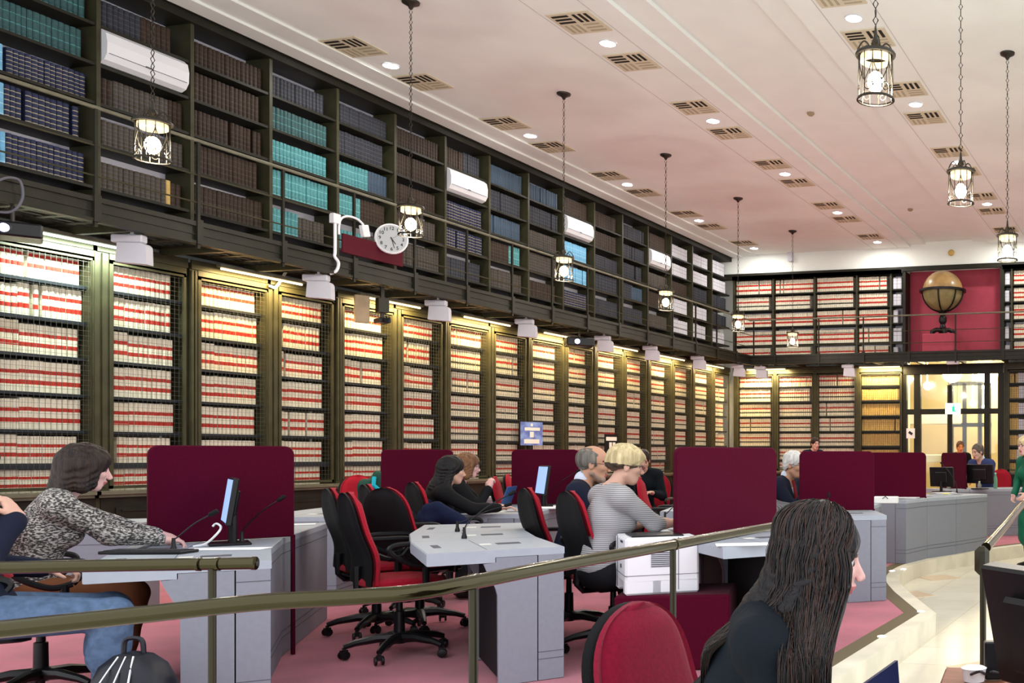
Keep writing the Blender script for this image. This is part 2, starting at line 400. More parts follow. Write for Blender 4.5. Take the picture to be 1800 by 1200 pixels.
def fill_row(kinds, org, rz, length, z, where, hmax, single=True, fill=1.0, tmin=.046, tmax=.058):
    # kinds: list of (kind, share); books laid along local y from org
    d=Vector((-math.sin(rz),math.cos(rz),0)); y=0.0; tot=sum(s for _,s in kinds); L=length*fill
    bounds=[]; a=0
    for k,s in kinds: a+=s/tot*L; bounds.append((k,a))
    for k,end in bounds:
        h0=PROTO[k][0][:,2].max(); base=(PROTO[k][0][:,1].max())*2
        hh=min(hmax*random.uniform(.86,.95),h0*1.25) if k.startswith('cream') else min(hmax*random.uniform(.70,.88),h0*1.08)
        while y<end-0.03:
            t=random.uniform(tmin,tmax) if k!='box' else random.uniform(.09,.12)
            if y+t>L: break
            p=Vector(org)+d*(y+t/2); jit=random.uniform(-.006,.004)
            p += Vector((math.cos(rz),math.sin(rz),0))*jit
            if random.random()<0.02: y+=.03; continue
            put_book(k,(p.x,p.y,z),rz,t*.975/base,hh/h0*random.uniform(.985,1.0),0,where,single); y+=t
# ------------------------------------------------------------------ lower caged bookcases (left wall)
LZ=[0.91,1.185,1.50,1.85,2.205,2.555,2.905]; LTOP=3.18
def lower_bay(k, org, rz, width, label, idx, where, kinds, single, wire=True, pil=.16, nshelf=7):
    # local frame: x out of the wall (front at 0), y along, z up
    root=empty('bookcase',org,rz,label,'bookcase','caged bookcases under the gallery')
    b=MB(); b.box(-.35,0.02,0,pil,0,3.33); b.box(0.02,.035,pil*.15,pil*.42,.95,3.25); b.box(0.02,.035,pil*.58,pil*.85,.95,3.25); b.build('pilaster','olive',root)
    b=MB(); b.box(-.35,-.335,pil,width,0,3.33); b.build('back_panel','shelf_back_low',root)
    b=MB(); b.box(-.33,0.03,pil,width,LTOP,3.33); b.box(0.03,.05,0,width,3.26,3.36); b.build('cornice','olive',root)
    b=MB(); b.box(-.30,.10,0,width,.875,.91); b.box(-.30,.07,0,width,.845,.875); b.build('ledge','olive_lite',root)
    b=MB(); b.box(-.30,.03,pil*.5,width,0.02,.845); b.box(.03,.045,pil+.05,width-.05,.12,.74); b.box(.045,.055,pil+.10,width-.10,.70,.72); b.build('cupboard_door','olive_dark',root)
    for z in LZ[1:]:
        th=.055 if abs(z-1.185)<.01 else .028
        b=MB(); b.box(-.33,-.035,pil,width,z-th,z); b.build('shelf','shelf_steel',root)
    if wire:
        b=MB(); y0,y1,z0,z1=pil+.0,width-.005,.93,3.20
        b.box(.004,.03,y0,y0+.035,z0,z1); b.box(.004,.03,y1-.025,y1,z0,z1); b.box(.004,.03,y0,y1,z1-.04,z1); b.box(.004,.03,y0,y1,z0,z0+.03)
        d=b.build('mesh_door','olive',root)
        b=MB(); r=.0011 if idx<5 else .0016
        st=.048
        y=y0+.05
        while y<y1-.03: b.box(.012,.012+2*r,y-r,y+r,z0,z1); y+=st
        z=z0+.05
        while z<z1-.04: b.box(.0105,.0105+2*r,y0,y1,z-r,z+r); z+=st
        b.build('wire_mesh','wire',d)
    R=Matrix.Rotation(rz,4,'Z')
    for i in range(nshelf):
        z=LZ[i]; nxt=(LZ+[LTOP+.03])[i+1]; hm=nxt-z-.028
        kd=kinds(i)
        o=Vector(org)+(R@Vector((-.075,pil+.02,0)))
        fill_row(kd,(o.x,o.y,0),rz,width-pil-.06,z,f'{ORD[6-i]} shelf down, {where}',hm,single,fill=random.choice([1,1,1,.97,.94]))
    return root
def kinds_left(k):
    def f(i):
        if i==6: return [('cream_dots' if k%2 else 'cream_red',1)]
        if k in (2,) and i<5: return [('cream_gap',1),('cream_red',3)]
        if k>=5: return [('cream_dark',1)]
        return [(random.choice(['cream_red','cream_red','cream_gap']),1),('cream_red',2)]
    return f
for n,k in enumerate([-1]+list(range(0,15))+[-2]):
    y=BAY0+BW*k; vis = k!=-2
    lb='olive caged bookcase of cream volumes, '+(ORD[k+1]+' bay from the left along the side wall' if vis else 'beyond the left edge of the picture')
    lower_bay(k,(XL,y-(.08 if k%2==0 else .04),0),0,BW,lb,k+1,(ORD[k+1]+' caged bay from left') if vis else 'beyond the left edge',kinds_left(k),vis,pil=.17 if k%2==0 else .09)
# end wall lower bays  (front plane Y=YE, facing -Y): local x -> -Y
ex=[pY(x,0,YE).x for x in (1290,1360,1430,1505,1586)]
for i in range(4):
    wd=ex[i+1]-ex[i]
    def kf(j,i=i): return [('ochre',1)] if i==3 else ([('cream_dots',1)] if j==6 else [('cream_dark',1)])
    # rotated so that local +y runs towards +X
    lower_bay(i,(ex[i],YE,0),-math.pi/2,wd,'olive caged bookcase, '+ORD[i]+' from the corner along the end wall',9,'end wall',kf,False,pil=.09)
lower_bay(9,(XD1+.02,YE,0),-math.pi/2,.95,'olive caged bookcase right of the glazed doors on the end wall',9,'end wall',lambda j:[('ochre',1),('box',1),('cream_red',2)],False,pil=.09)
# ------------------------------------------------------------------ upper open bookcases
UZ=[3.50,3.90,4.33,4.73,5.11,5.50]; UTOP=5.90
def upper_bay(org, rz, width, label, rows, where, single, top=UTOP, post='olive', back='shelf_back'):
    root=empty('bookcase',org,rz,label,'bookcase','open bookcases above the gallery')
    R=Matrix.Rotation(rz,4,'Z')
    b=MB(); b.box(-.33,.01,-.02,.02,0,top-UZ[0]+.02); b.build('upright',post,root)
    b=MB(); b.box(-.345,-.33,0,width,0,top-UZ[0]); b.build('back_panel',back,root)
    for z in UZ:
        if z>top-.2: continue
        b=MB(); b.box(-.33,0,.02,width-.02,z-UZ[0]-.03,z-UZ[0]); b.build('shelf','olive_dark',root)
    b=MB(); b.box(-.33,.06,-.02,width-.02,top-UZ[0],top-UZ[0]+.085); b.build('cornice','olive_dark',root)
    for i,kd in enumerate(rows):   # rows listed from the top down
        zi=len(UZ)-1-i
        if kd is None or zi<0 or UZ[zi]>top-.2: continue
        o=Vector(org)+(R@Vector((-.06,.035,0))); nxt=(UZ+[top])[zi+1]
        fill_row(kd,(o.x,o.y,0),rz,width-.07,UZ[zi],f'{ORD[i]} shelf down, {where}',min(nxt-UZ[zi]-.03,.36),single,fill=random.choice([1,.98,.95,.93]))
    return root
B=[('brown',1)];G=[('grey',1)];T=[('teal',1)];TD=[('tealdark',1)];N=[('navy',1)];BG=[('brownish',1)];SK=[('sky',1)];SL=[('slate',1)]
WB=[('box',1)]
ROWS={-2:[TD,TD,N,N,N,N],-1:[TD,TD,[('sky',1),('navy',3.6)],[('sky',1),('navy',3.6)],[('sky',1),('navy',3.6)],N],
 0:[[('grey',1),('brown',1)],None,[('brown',1),('brownish',3),('brown',1)],BG,[('brownish',5),('ochre',.4),('brown',1)],B],
 1:[B,B,B,B,B,[('brown',2),('ochre',.3)]],2:[G,[('tealdark',1)],T,T,[('teal',1),('brownish',1)],G],3:[G,G,[('teal',1.3),('slate',1)],[('teal',1),('brown',1)],[('teal',1),('brownish',1)],None],
 4:[B,B,B,[('brown',1),('brownish',1)],BG,G],5:[[('brown',1),('grey',1)],None,N,N,G,G],6:[SL,G,SL,[('brown',1),('teal',.6)],[('brownish',1)],[('brown',1)]],
 7:[SL,G,BG,BG,B,G],8:[B,None,SK,SK,N,G],9:[B,B,G,G,G,G],10:[G,G,G,[('grey',1),('slate',1)],G,G],11:[B,None,BG,B,BG,G],
 12:[WB,WB,B,WB,WB,WB],13:[WB,WB,G,WB,WB,WB],14:[WB,WB,G,G,WB,WB]}
for k in [-1]+list(range(0,15))+[-2]:
    vis=k!=-2
    lb='open dark bookcase above the gallery, '+(ORD[k+1]+' bay from the left along the side wall' if vis else 'beyond the left edge of the picture')
    upper_bay((XL,BAY0+BW*k,UZ[0]),0,BW,lb,ROWS[k],(ORD[k+1]+' bay above the gallery') if vis else 'beyond the left edge',vis)
b=MB(); b.box(XL-.02,XL+.10,5.0,YE-.05,5.985,6.02); b.build('trim_4','olive_dark')['kind']='structure'
# end wall upper
exu=[pY(x,0,YE).x for x in (1290,1359,1432,1506,1566,1587)]
for i in range(5):
    rows=[[('cream_red',1)]]*6 if i<4 else [WB]*6
    if i<3: rows=[[('cream_dark',1)]]+[[('cream_red',1)]]+[[('cream_dark',1)]]+[[('cream_red',1)]]*3
    upper_bay((exu[i],YE,UZ[0]),-math.pi/2,exu[i+1]-exu[i],'open bookcase on the end wall gallery, '+ORD[i]+' from the corner',rows,'end wall',False,top=5.46,post='olive')
upper_bay((XD1,YE,UZ[0]),-math.pi/2,.20,'narrow white fronted bookcase right of the globe niche',[WB]*6,'end wall',False,top=5.46)
upper_bay((XD1+.2,YE,UZ[0]),-math.pi/2,.9,'open bookcase of cream volumes at the right edge beyond the globe',[[('cream_red',1)]]*6,'end wall',False,top=5.46)
flush_books()
# ------------------------------------------------------------------ gallery
def gallery(name, org, rz, length, depth, label, y_start=0.0, post_at=None):
    root=empty(name,org,rz,label,'gallery')
    zf0,zf1=3.34,3.56
    b=MB(); b.box(-.06,0,0,length,zf0,zf1); b.box(0,.025,0,length,zf1-.045,zf1); b.box(0,.025,0,length,zf0,zf0+.03); b.box(0,.012,0,length,zf0+.09,zf0+.10); b.build('fascia','olive_dark',root)
    b=MB(); b.box(-depth,-depth+.16,0,length,3.41,3.44); b.box(-.30,-.06,0,length,3.41,3.44)
    y=.0
    while y<length: b.box(-depth,-.06,y,y+.06,3.405,3.44); y+=.26
    for x in (-.42,-.54,-.66): b.box(x,x+.03,0,length,3.41,3.44)
    b.build('grated_deck','olive_dark',root)
    y=0
    while y<length: b=MB(); b.box(-depth,-.06,y,y+.05,3.34,3.41); b.build('joist','olive',root); y+=BW
    return root
Lg=YG-2.5
gallery('gallery_walkway',(XG,2.5,0),0,Lg+.02,abs(XB-XG)-.37+.0,'dark olive iron gallery walkway along the side wall').children[0]
gallery('gallery_walkway',(XG,YG,0),-math.pi/2,XR-XG,YE-YG-.0,'dark olive iron gallery walkway across the end wall')
def railing(org, rz, length, y0, step, n, label):
    root=empty('gallery_railing',org,rz,label,'railing')
    b=MB(); b.tube([(0,0,0),(0,length,0)],.018,8,T=Matrix.Translation((0,0,4.36))); b.build('handrail','iron' if 0 else 'olive_lite',root)
    for z in (4.02,3.75):
        b=MB(); b.tube([(0,0,z),(0,length,z)],.008,6); b.build('mid_rail','olive',root)
    for i in range(n):
        y=y0+i*step; b=MB(); b.box(-.012,.012,y-.014,y+.014,3.30,4.36); b.box(-.02,.03,y-.03,y+.03,3.34,3.58); b.build('post','olive_dark',root)
    return root
railing((XG+.005,2.5,0),0,Lg,BAY0-BW*2-2.5+.25,BW,17,'thin dark railing along the side wall gallery')
railing((XG,YG-.005,0),-math.pi/2,XR-XG,.6,1.05,9,'thin dark railing across the end wall gallery')
# red panel on the gallery parapet
a=pX(598,470,XG+.03); c=pX(704,500,XG+.03)
b=MB(); b.rbox(XG+.04,XG+.07,a.y,c.y,3.60,3.82,.005); tag(b.build('parapet_panel','red_panel'),'dark red fabric panel fixed to the gallery parapet below the clock','panel')
# ------------------------------------------------------------------ ceiling lights, vents, lanterns
LX=[-9.31,-6.35,-3.36]; LY=[10.41,13.15,15.89,18.64,21.40]; ROWN=['left row by the bookcases','middle row','right row']
NEAR=['nearest','second nearest','third','fourth','farthest']
for i,x in enumerate(LX):
    for j,y in enumerate(LY):
        r=empty('ceiling_downlight',(x,y,ZC),0,f'round white recessed ceiling light, {NEAR[j]} one of the {ROWN[i]}','light','recessed downlights in the ceiling')
        b=MB(); b.lathe([(.10,-.004),(.10,-.010),(.088,-.012),(.088,-.004)],20); b.build('rim','white_plastic',r,True)
        b=MB(); b.lathe([(.088,-.009),(.088,-.004)],20); b.build('diffuser','downlight',r)
        light('AREA',(0,0,-.02),20,(1,.97,.90),r,size=.17)
mk('vent_beige',(0.62,0.57,0.42),0.7); mk('vent_dark',(0.02,0.018,0.012),0.9); mk('vent_mid',(0.40,0.36,0.25),0.8)
def vent_mesh(r):
    b=MB(); b.box(-.255,.255,-.255,.255,-.012,0); b.build('plate','vent_beige',r)
    b=MB()
    for q in range(3): b.box(-.215,-.02,-.21+q*.075,-.21+q*.075+.038,-.016,-.010)
    for q in range(3): b.box(.035+q*.07,.035+q*.07+.036,-.21,-.02,-.016,-.010)
    b.build('slots','vent_dark',r)
    b=MB()
    for q in range(3): b.box(-.205+q*.07,-.205+q*.07+.03,.03,.215,-.016,-.010)
    for q in range(3): b.box(.02,.215,.03+q*.075,.03+q*.075+.03,-.016,-.010)
    b.build('louvres','vent_mid',r)
v0=None
for i,x in enumerate(LX):
    for j,y in enumerate(LY):
        for s_,sn in ((-.57,'just before'),(.55,'just beyond')):
            if j==4 and s_>0: continue
            lb=f'beige ceiling vent {sn} the {NEAR[j]} light, {ROWN[i]}'
            if v0 is None:
                v0=empty('ceiling_vent',(x,y+s_,ZC),0,lb,'vent','slotted ceiling vents'); vent_mesh(v0)
            else: dup(v0,(x,y+s_,ZC),0,lb)
for px,py,l in ((1425,198,'small round smoke detector on the ceiling between the middle and right light rows'),(1600,367,'small grey smoke detector on the ceiling far down the room')):
    p=pz(px,py,ZC+.1); b=MB(); b.lathe([(.05,-.0),(.055,-.02),(.03,-.045)],14,0,Matrix.Translation((p.x,p.y,ZC+.10))); tag(b.build('smoke_detector','cardboard'),l,'smoke detector')
def lantern_mesh(r):
    zb=3.58-ZC; zt=zb+.30    # origin at ceiling
    b=MB(); b.lathe([(.015,-.08),(.03,-.05),(.085,-.02),(.09,0)],16); b.build('canopy','iron',r,True)
    b=MB(); z=-.08; i=0
    while z>zt+.16:
        a=(i%2)*math.pi/2; c,s=math.cos(a),math.sin(a)
        P=[(0,0,z),(.017*c,.017*s,z-.03),(0,0,z-.062),(-.017*c,-.017*s,z-.03)]
        b.tube(P,.0042,4,closed=True); z-=.054; i+=1
    b.build('chain','iron',r)
    b=MB(); b.tube([(0,0,zt+.17),(0,0,zt+.02)],[.008,.022],8); b.lathe([(.02,zt+.10),(.032,zt+.07),(.02,zt+.05)],10)
    for k in range(4):
        a=k*math.pi/2+.4; P=[]
        for t in range(13):
            u=t/12; R_=.02+.10*u; z=zt+.005+.075*math.sin(u*math.pi*.95)
            P.append((R_*math.cos(a),R_*math.sin(a),z))
        b.tube(P,.0055,5)
        P=[(.055*math.cos(a)+.022*math.cos(q)*math.cos(a),.055*math.sin(a)+.022*math.cos(q)*math.sin(a),zt+.032+.022*math.sin(q)) for q in [i_*.7 for i_ in range(8)]]
        b.tube(P,.004,4)
    b.build('scroll_arms','iron',r,True)
    b=MB(); b.lathe([(.112,zt-.012),(.130,zt-.012),(.134,zt),(.126,zt+.012),(.10,zt+.014),(.10,zt-.005)],24,cap=False); b.build('top_ring','iron',r,True)
    b=MB(); b.lathe([(.112,zb),(.126,zb),(.122,zb+.014),(.108,zb+.014)],24,cap=False); b.build('bottom_ring','iron',r,True)
    b=MB()
    for k in range(12):
        a=k*math.pi/6; R_=.112; b.tube([(R_*math.cos(a),R_*math.sin(a),zb+.01),(R_*math.cos(a),R_*math.sin(a),zt)],.003,4)
    for k in range(6):
        a0=k*math.pi/3
        P=[]
        for t in range(15):
            u=t/14; a=a0+(.52 if 1 else 0)*math.sin(u*math.pi/2)*1.0; P.append((.112*math.cos(a),.112*math.sin(a),zb+.10+.16*u))
        b.tube(P,.0035,4); b.tube([(p[0]*math.cos(0)+0,p[1],p[2]) for p in [( .112*math.cos(2*a0+.52*2-math.atan2(q[1],q[0])),.112*math.sin(2*a0+1.04-math.atan2(q[1],q[0])),q[2]) for q in P]],.0035,4)
        P=[]
        for t in range(16):
            u=t/15; q=u*math.pi*2.6; rr=.036*(1-u*.7); a=a0+.26+rr*math.cos(q)/.112*1.0; P.append((.112*math.cos(a),.112*math.sin(a),zb+.06+rr*math.sin(q)))
        b.tube(P,.0035,4)
    b.build('cage','iron',r)
    b=MB(); b.sphere((0,0,zb+.12),(.055,.055,.07),14); b.build('bulb','bulb',r,True)
    b=MB(); b.lathe([(.085,zt-.06),(.10,zt-.05),(.10,zt-.012)],20,cap=False); b.build('glass_collar','shade_glass',r,True)
YL=[6.26,9.0,11.73,14.47,17.2,19.95]
LNAME=['nearest and largest','second','third','fourth','fifth','farthest']
l0=None
for side,(x,nm) in enumerate(((-7.80,'left'),(-1.87,'right'))):
    for j,y in enumerate(YL):
        lb=f'wrought iron lantern lit on a long chain, {LNAME[j] if side==0 else ["nearest and largest","second","third","fourth","fifth","last"][j]} of the {nm} row'
        if l0 is None: l0=empty('hanging_lantern',(x,y,ZC),0,lb,'hanging lamp','iron lanterns hanging from the ceiling'); lantern_mesh(l0); o=l0
        else: o=dup(l0,(x,y,ZC),random.random()*.5,lb)
        light('POINT',(x,y,3.64),70,(1,.91,.78),None,size=.05)
# ------------------------------------------------------------------ tube lights below the gallery
for n in range(8):
    yc=BAY0+BW*(-.25+2*n)
    if yc>YE-.6: yc=YE-.7
    cool = n==0
    r=empty('tube_light',(XL+.16,yc,3.30),0,f'{"greenish white" if cool else "warm yellow"} tube light under the gallery, {ORD[n]} from the left along the side wall','light','tube lights over the caged shelves')
    b=MB(); b.box(-.03,.03,-.55,.55,.015,.05); b.build('housing','olive_lite',r)
    b=MB(); b.tube([(0,-.52,0),(0,.52,0)],.012,8); b.build('tube','tube_cool' if cool else 'tube_warm',r)
    light('AREA',(.03,0,-.03),38 if cool else 36,(.82,1,.86) if cool else (1,.72,.30),r,size=.08,size_y=1.0,rot=(0,math.radians(18),0))
for n,px in enumerate((1345,1545)):
    p=pY(px,650,YE-.2)
    r=empty('tube_light',(p.x,YE-.16,3.30),0,f'warm tube light under the end wall gallery, {["near the corner","beside the glazed doors"][n]}','light','tube lights over the caged shelves')
    b=MB(); b.box(-.5,.5,-.03,.03,.015,.05); b.build('housing','olive_lite',r)
    b=MB(); b.tube([(-.48,0,0),(.48,0,0)],.012,8); b.build('tube','tube_warm',r)
    light('AREA',(0,-.03,-.03),60,(1,.76,.38),r,size=1.0,size_y=.08,rot=(math.radians(18),0,0))
# ------------------------------------------------------------------ white loudspeakers hanging under the gallery
def speaker(loc, rz, lb, s=1.0):
    r=empty('wall_loudspeaker',loc,rz,lb,'loudspeaker','white loudspeakers hanging below the gallery')
    b=MB()
    # curved white baffle facing out, seen as a tall rounded plate
    P=[]
    for t in range(9):
        a=t/8*math.pi/2; P.append((.13*math.sin(a),-.16-.12*(1-math.cos(a))+.0))
    poly=[(-.10,-.02),(.10,-.02)]+[(.10+.05*math.sin(t/6*math.pi/2),-.02-.05*(1-math.cos(t/6*math.pi/2))) for t in range(1,7)]+[(.155,-.22),(-.115,-.20)]
    T=Matrix.Rotation(math.pi/2,4,'X')@Matrix.Identity(4)
    b.prism([(x*s,(z)*s) for x,z in poly][::-1],-.05*s,.05*s,0,Matrix.Rotation(math.radians(90),4,'X'))
    b.build('cabinet','offwhite',r,True)
    b=MB(); b.rbox(-.16*s,.11*s,-.045*s,.045*s,-.015*s,.06*s,.01); b.build('top_shell','offwhite',r)
    b=MB(); b.tube([(0,0,.05*s),(0,0,.16*s)],.014*s,8); b.box(-.03*s,.03*s,-.012,.012,.02*s,.07*s); b.build('bracket','white_plastic',r)
    return r
for i,(px,py,X) in enumerate([(232,446,-9.50),(560,502,-9.50),(770,546,-9.50),(925,578,-9.50),(1062,600,-9.50),(1145,621,-9.50),(1228,637,-9.50),(1298,651,-9.50)]):
    p=pX(px,py,X); speaker((p.x,p.y,3.27),math.radians(20),f'white loudspeaker hanging below the side gallery, {ORD[i]} from the left',1.0)
for i,px in enumerate((1338,1492)):
    p=pY(px,650,YG+.15); speaker((p.x,p.y,3.26),0,f'white loudspeaker hanging below the end wall gallery, {["near the corner","near the doors"][i]}')
# ------------------------------------------------------------------ air conditioners in the upper shelves
for i,(k,px0,px1,py) in enumerate(((0,178,323,100),(5,783,850,330),(8,990,1035,400),(11,1140,1168,460))):
    y=BAY0+BW*k; wd=[.84,.80,.80,.78][i]
    r=empty('air_conditioner',(XL-.05,y+.03,5.13),0,'white wall air conditioner in the upper shelves, '+['nearest, by the first lantern','second from the left','third, above the light blue books','farthest and smallest'][i],'air conditioner','white air conditioners set into the upper shelves')
    prof=[(-.15,0.02),(.03,0.0),(.09,.03),(.125,.09),(.13,.20),(.11,.29),(.06,.33),(-.15,.33)]
    b=MB(); n=len(prof); vs=[(x,0.0,z) for x,z in prof]+[(x,wd,z) for x,z in prof]
    b.add(vs,[tuple(range(n)),tuple(range(n,2*n))[::-1]]+[(j,(j+1)%n,n+(j+1)%n,n+j)[::-1] for j in range(n)]); b.build('casing','white_plastic',r)
    b=MB(); b.box(.118,.127,.02,wd-.02,.088,.094); b.box(.128,.134,wd*.45,wd*.52,.085,.10); b.build('air_flap','groove',r)
# ------------------------------------------------------------------ clock, cable box, projectors, camera
p=pX(688,420,XG+.16)
r=empty('wall_clock',p,math.radians(-42),'round white clock with black numerals above the dark red panel','clock')
Tc=Matrix.Rotation(math.radians(90),4,'Y')
b=MB(); b.lathe([(.175,-.045),(.182,-.02),(.182,.02),(.168,.032),(.160,.018),(.10,-.045)],40,0,Tc,cap=False); b.build('rim','white_plastic',r,True)
b=MB(); b.lathe([(.162,0.0),(.162,.018)],40,0,Tc); b.build('dial','clock_face',r)
b=MB()
def txt(s_, size, parent, M4, matn, name='lettering'):
    cu=bpy.data.curves.new(name,'FONT'); cu.body=s_; cu.size=size; cu.align_x='CENTER'; cu.align_y='CENTER'; cu.extrude=.0006; cu.offset=size*.02
    o=bpy.data.objects.new(name,cu); dg=bpy.context.evaluated_depsgraph_get(); COL.objects.link(o)
    dg=bpy.context.evaluated_depsgraph_get(); me=bpy.data.meshes.new_from_object(o.evaluated_get(dg)); COL.objects.unlink(o); bpy.data.objects.remove(o)
    me.materials.clear(); me.materials.append(M[matn]); q=bpy.data.objects.new(name,me); COL.objects.link(q); q.parent=parent; q.matrix_local=M4; return q
mk('clock_dial',(0.50,0.52,0.54),.6); mk('ink',(0.03,0.03,0.035),.6)
for h in range(1,13):
    a=math.pi/2-h*math.pi/6
    # text plane: local normal +x, right = +y, up = +z
    R3=Matrix(((0,0,1,.0195),(1,0,0,.125*math.cos(a)),(0,1,0,.125*math.sin(a)),(0,0,0,1)))
    txt(str(h),.055,r,R3,'ink','numeral')
for nm,ang,L,wd in (('hour_hand',math.radians(90-145),.075,.010),('minute_hand',math.radians(90-165),.115,.007),('second_hand',math.radians(35),.12,.003)):
    b=MB(); b.box(-.02,L,-wd/2,wd/2,0,.002); o=b.build(nm,'ink' if nm!='second_hand' else 'groove',r)
    o.matrix_local=Matrix(((0,0,1,.0215),(math.cos(ang),-math.sin(ang),0,0),(math.sin(ang),math.cos(ang),0,0),(0,0,0,1)))
b=MB(); b.box(-.14,-.03,-.02,.02,-.05,.05); b.build('wall_bracket','iron',r)
# white socket box with conduit near the clock
p0=pX(641,406,XG+.05)
r=empty('socket_box',p0,0,'white plastic socket box on a bent conduit left of the clock','socket box')
b=MB(); b.rbox(-.03,.03,-.05,.05,-.07,.07,.008,T=Matrix.Rotation(math.radians(14),4,'X')); b.build('box','white_plastic',r)
P=catmull([Vector((.0,-.02,.07)),pX(628,385,XG+.05)-p0,pX(612,380,XG+.05)-p0,pX(600,384,XG+.05)-p0,pX(596,396,XG+.04)-p0,pX(596,412,XG+.04)-p0],5)
b=MB(); b.tube(P,.013,8); b.build('conduit','white_plastic',r,True)
P=catmull([pX(589,385,XG+.03),pX(589,440,XG+.03),pX(588,450,XG+.03),pX(595,462,XG+.03),pX(591,476,XG+.03),pX(580,481,XG-.02)],5)
b=MB(); b.tube(P,.017,8); b.box(P[0].x-.03,P[0].x+.03,P[0].y-.05,P[0].y+.05,P[0].z-.05,P[0].z+.06); tag(b.build('cable_conduit','white_plastic',None,True),'white bent cable conduit running down the gallery parapet','conduit')
P=catmull([pX(520,473,XL+.25),pX(505,476,XL+.15),pX(495,490,XL+.08),pX(484,505,XL+.06),pX(474,502,XL+.06)],5)
b=MB(); b.tube(P,.016,8); tag(b.build('cable_conduit','label_white',None,True),'pale conduit bending down beside the third caged bay','conduit')
def projector(p, rz, lb, s=1.0, lens=True):
    r=empty('projector',p,rz,lb,'projector','black projectors hanging below the gallery')
    b=MB(); b.rbox(-.16*s,.16*s,-.19*s,.19*s,-.06*s,.06*s,.015); b.build('body','black_plastic',r)
    b=MB(); b.tube([(0,0,.05*s),(0,0,max(.1,3.38-p.z))],.016,8); b.lathe([(.05,.06*s),(.05,.075*s)],12); b.build('ceiling_mount','iron',r)
    b=MB(); b.lathe([(.035*s,.155*s),(.035*s,.17*s)],14,0,Matrix.Translation((0,-.05*s,0))@Tc); b.build('lens','lens',r)
    b=MB(); b.lathe([(.045*s,.14*s),(.05*s,.165*s),(.036*s,.168*s)],14,0,Matrix.Translation((0,-.05*s,0))@Tc,cap=False); b.build('lens_ring','black_plastic',r)
    return r
projector(pX(22,407,XG-.1),math.radians(-35),'black projector with glowing violet lens at the left edge',1.0)
projector(pX(1018,602,XG-.15),math.radians(-48),'black projector with small glowing lens below the middle of the side gallery',1.15)
p=pX(672,545,-9.5)
r=empty('ceiling_camera',(p.x,p.y,2.93),math.radians(-30),'black camera on a grey bracket below the gallery near the clock','camera')
b=MB(); b.rbox(-.10,.10,-.07,.07,-.03,.03,.01); b.build('body','black_plastic',r); b=MB(); b.tube([(.1,0,0),(.14,0,0)],.028,12); b.build('lens','black_matte',r)
b=MB(); b.box(-.02,.02,-.02,.02,.03,.42); b.box(-.06,.06,-.06,.06,.10,.28); b.build('mount','iron',r)
p=pX(640,548,-9.6); b=MB(); b.rbox(-.02,.02,-.11,.06,-.17,.17,.008,T=TR(p.x,p.y,3.05,math.radians(-25))); tag(b.build('equipment_panel','cardboard'),'grey brown flat panel hanging beside the black camera','panel')
# cable loop at left edge
P=catmull([pX(-5,318,XG+.1),pX(15,312,XG+.1),pX(35,318,XG+.1),pX(40,345,XG+.1),pX(30,365,XG+.1),pX(15,373,XG+.05),pX(-5,372,XG)],5)
b=MB(); b.tube(P,.010,6); tag(b.build('cable_loop','groove',None,True),'black cable loop hanging above the projector at the left edge','cable')
# ------------------------------------------------------------------ signs on the caged shelves
p=pX(934,762,XL+.14); r=empty('poster_sign',p,math.radians(-20),'blue and white notice sign standing before the caged shelves','sign')
b=MB(); b.box(0,.012,-.20,.20,-.19,.19); b.build('board','poster_blue',r)
b=MB(); b.box(.012,.0135,-.13,.15,.05,.10); b.box(.012,.0135,-.14,.14,-.16,-.09); b.box(.012,.0135,-.035,.035,-.06,.03); b.box(.012,.0135,-.02,.02,.12,.165); b.build('printing','label_white',r)
b=MB(); b.box(-.02,0,-.03,.03,-1.05,.1); b.build('stand','olive_dark',r)
p=pX(1074,780,XL+.14); r=empty('poster_sign',p,math.radians(-20),'small black sign with white figures left of the blond woman','sign')
b=MB(); b.box(0,.012,-.15,.15,-.18,.18); b.build('board','black_plastic',r)
b=MB(); b.box(.012,.0135,-.12,.12,.06,.13); b.box(.012,.0135,-.05,.01,-.14,.03); b.box(.012,.0135,.03,.09,-.14,.03); b.build('printing','label_white',r)
# ------------------------------------------------------------------ end wall: globe, doors, exit sign
g=pY(1661,514,YE+.02)
r=empty('terrestrial_globe',(g.x,g.y-.22,3.50),0,'large antique golden globe on a dark stand in the red niche','globe')
zc=g.z-3.50; R_=.455
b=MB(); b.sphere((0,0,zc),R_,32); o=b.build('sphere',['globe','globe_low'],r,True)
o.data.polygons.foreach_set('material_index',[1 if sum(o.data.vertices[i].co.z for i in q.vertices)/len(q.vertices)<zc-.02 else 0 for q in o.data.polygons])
b=MB(); b.lathe([(R_+.005,zc-.03),(R_+.075,zc-.03),(R_+.075,zc+.02),(R_+.005,zc+.02),(R_+.005,zc-.03)],40,cap=False); b.build('horizon_ring','black_plastic',r)
b=MB()
for a in (0,math.pi/2,math.pi*.78):
    P=[((R_+.02)*math.cos(t)*math.cos(a),(R_+.02)*math.cos(t)*math.sin(a),zc+(R_+.02)*math.sin(t)) for t in [math.pi+i*math.pi/16 for i in range(17)]]
    b.tube(P,.018,6)
b.build('meridian_arms','black_plastic',r)
b=MB(); zz=zc-R_-.02
b.lathe([(.04,zz+.02),(.10,zz),(.06,zz-.08),(.09,zz-.14),(.09,zz-.22),(.05,zz-.28),(.08,zz-.36),(.05,zz-.40),(.10,zz-.44)],16)
for a in range(4):
    t=a*math.pi/2+.4; b.tube([(0,0,zz-.42),(.15*math.cos(t),.15*math.sin(t),zz-.40),(.24*math.cos(t),.24*math.sin(t),zz-.46),(.26*math.cos(t),.26*math.sin(t),zz-.52)],[.05,.05,.06,.045],8)
b.build('stand','black_plastic',r,True)
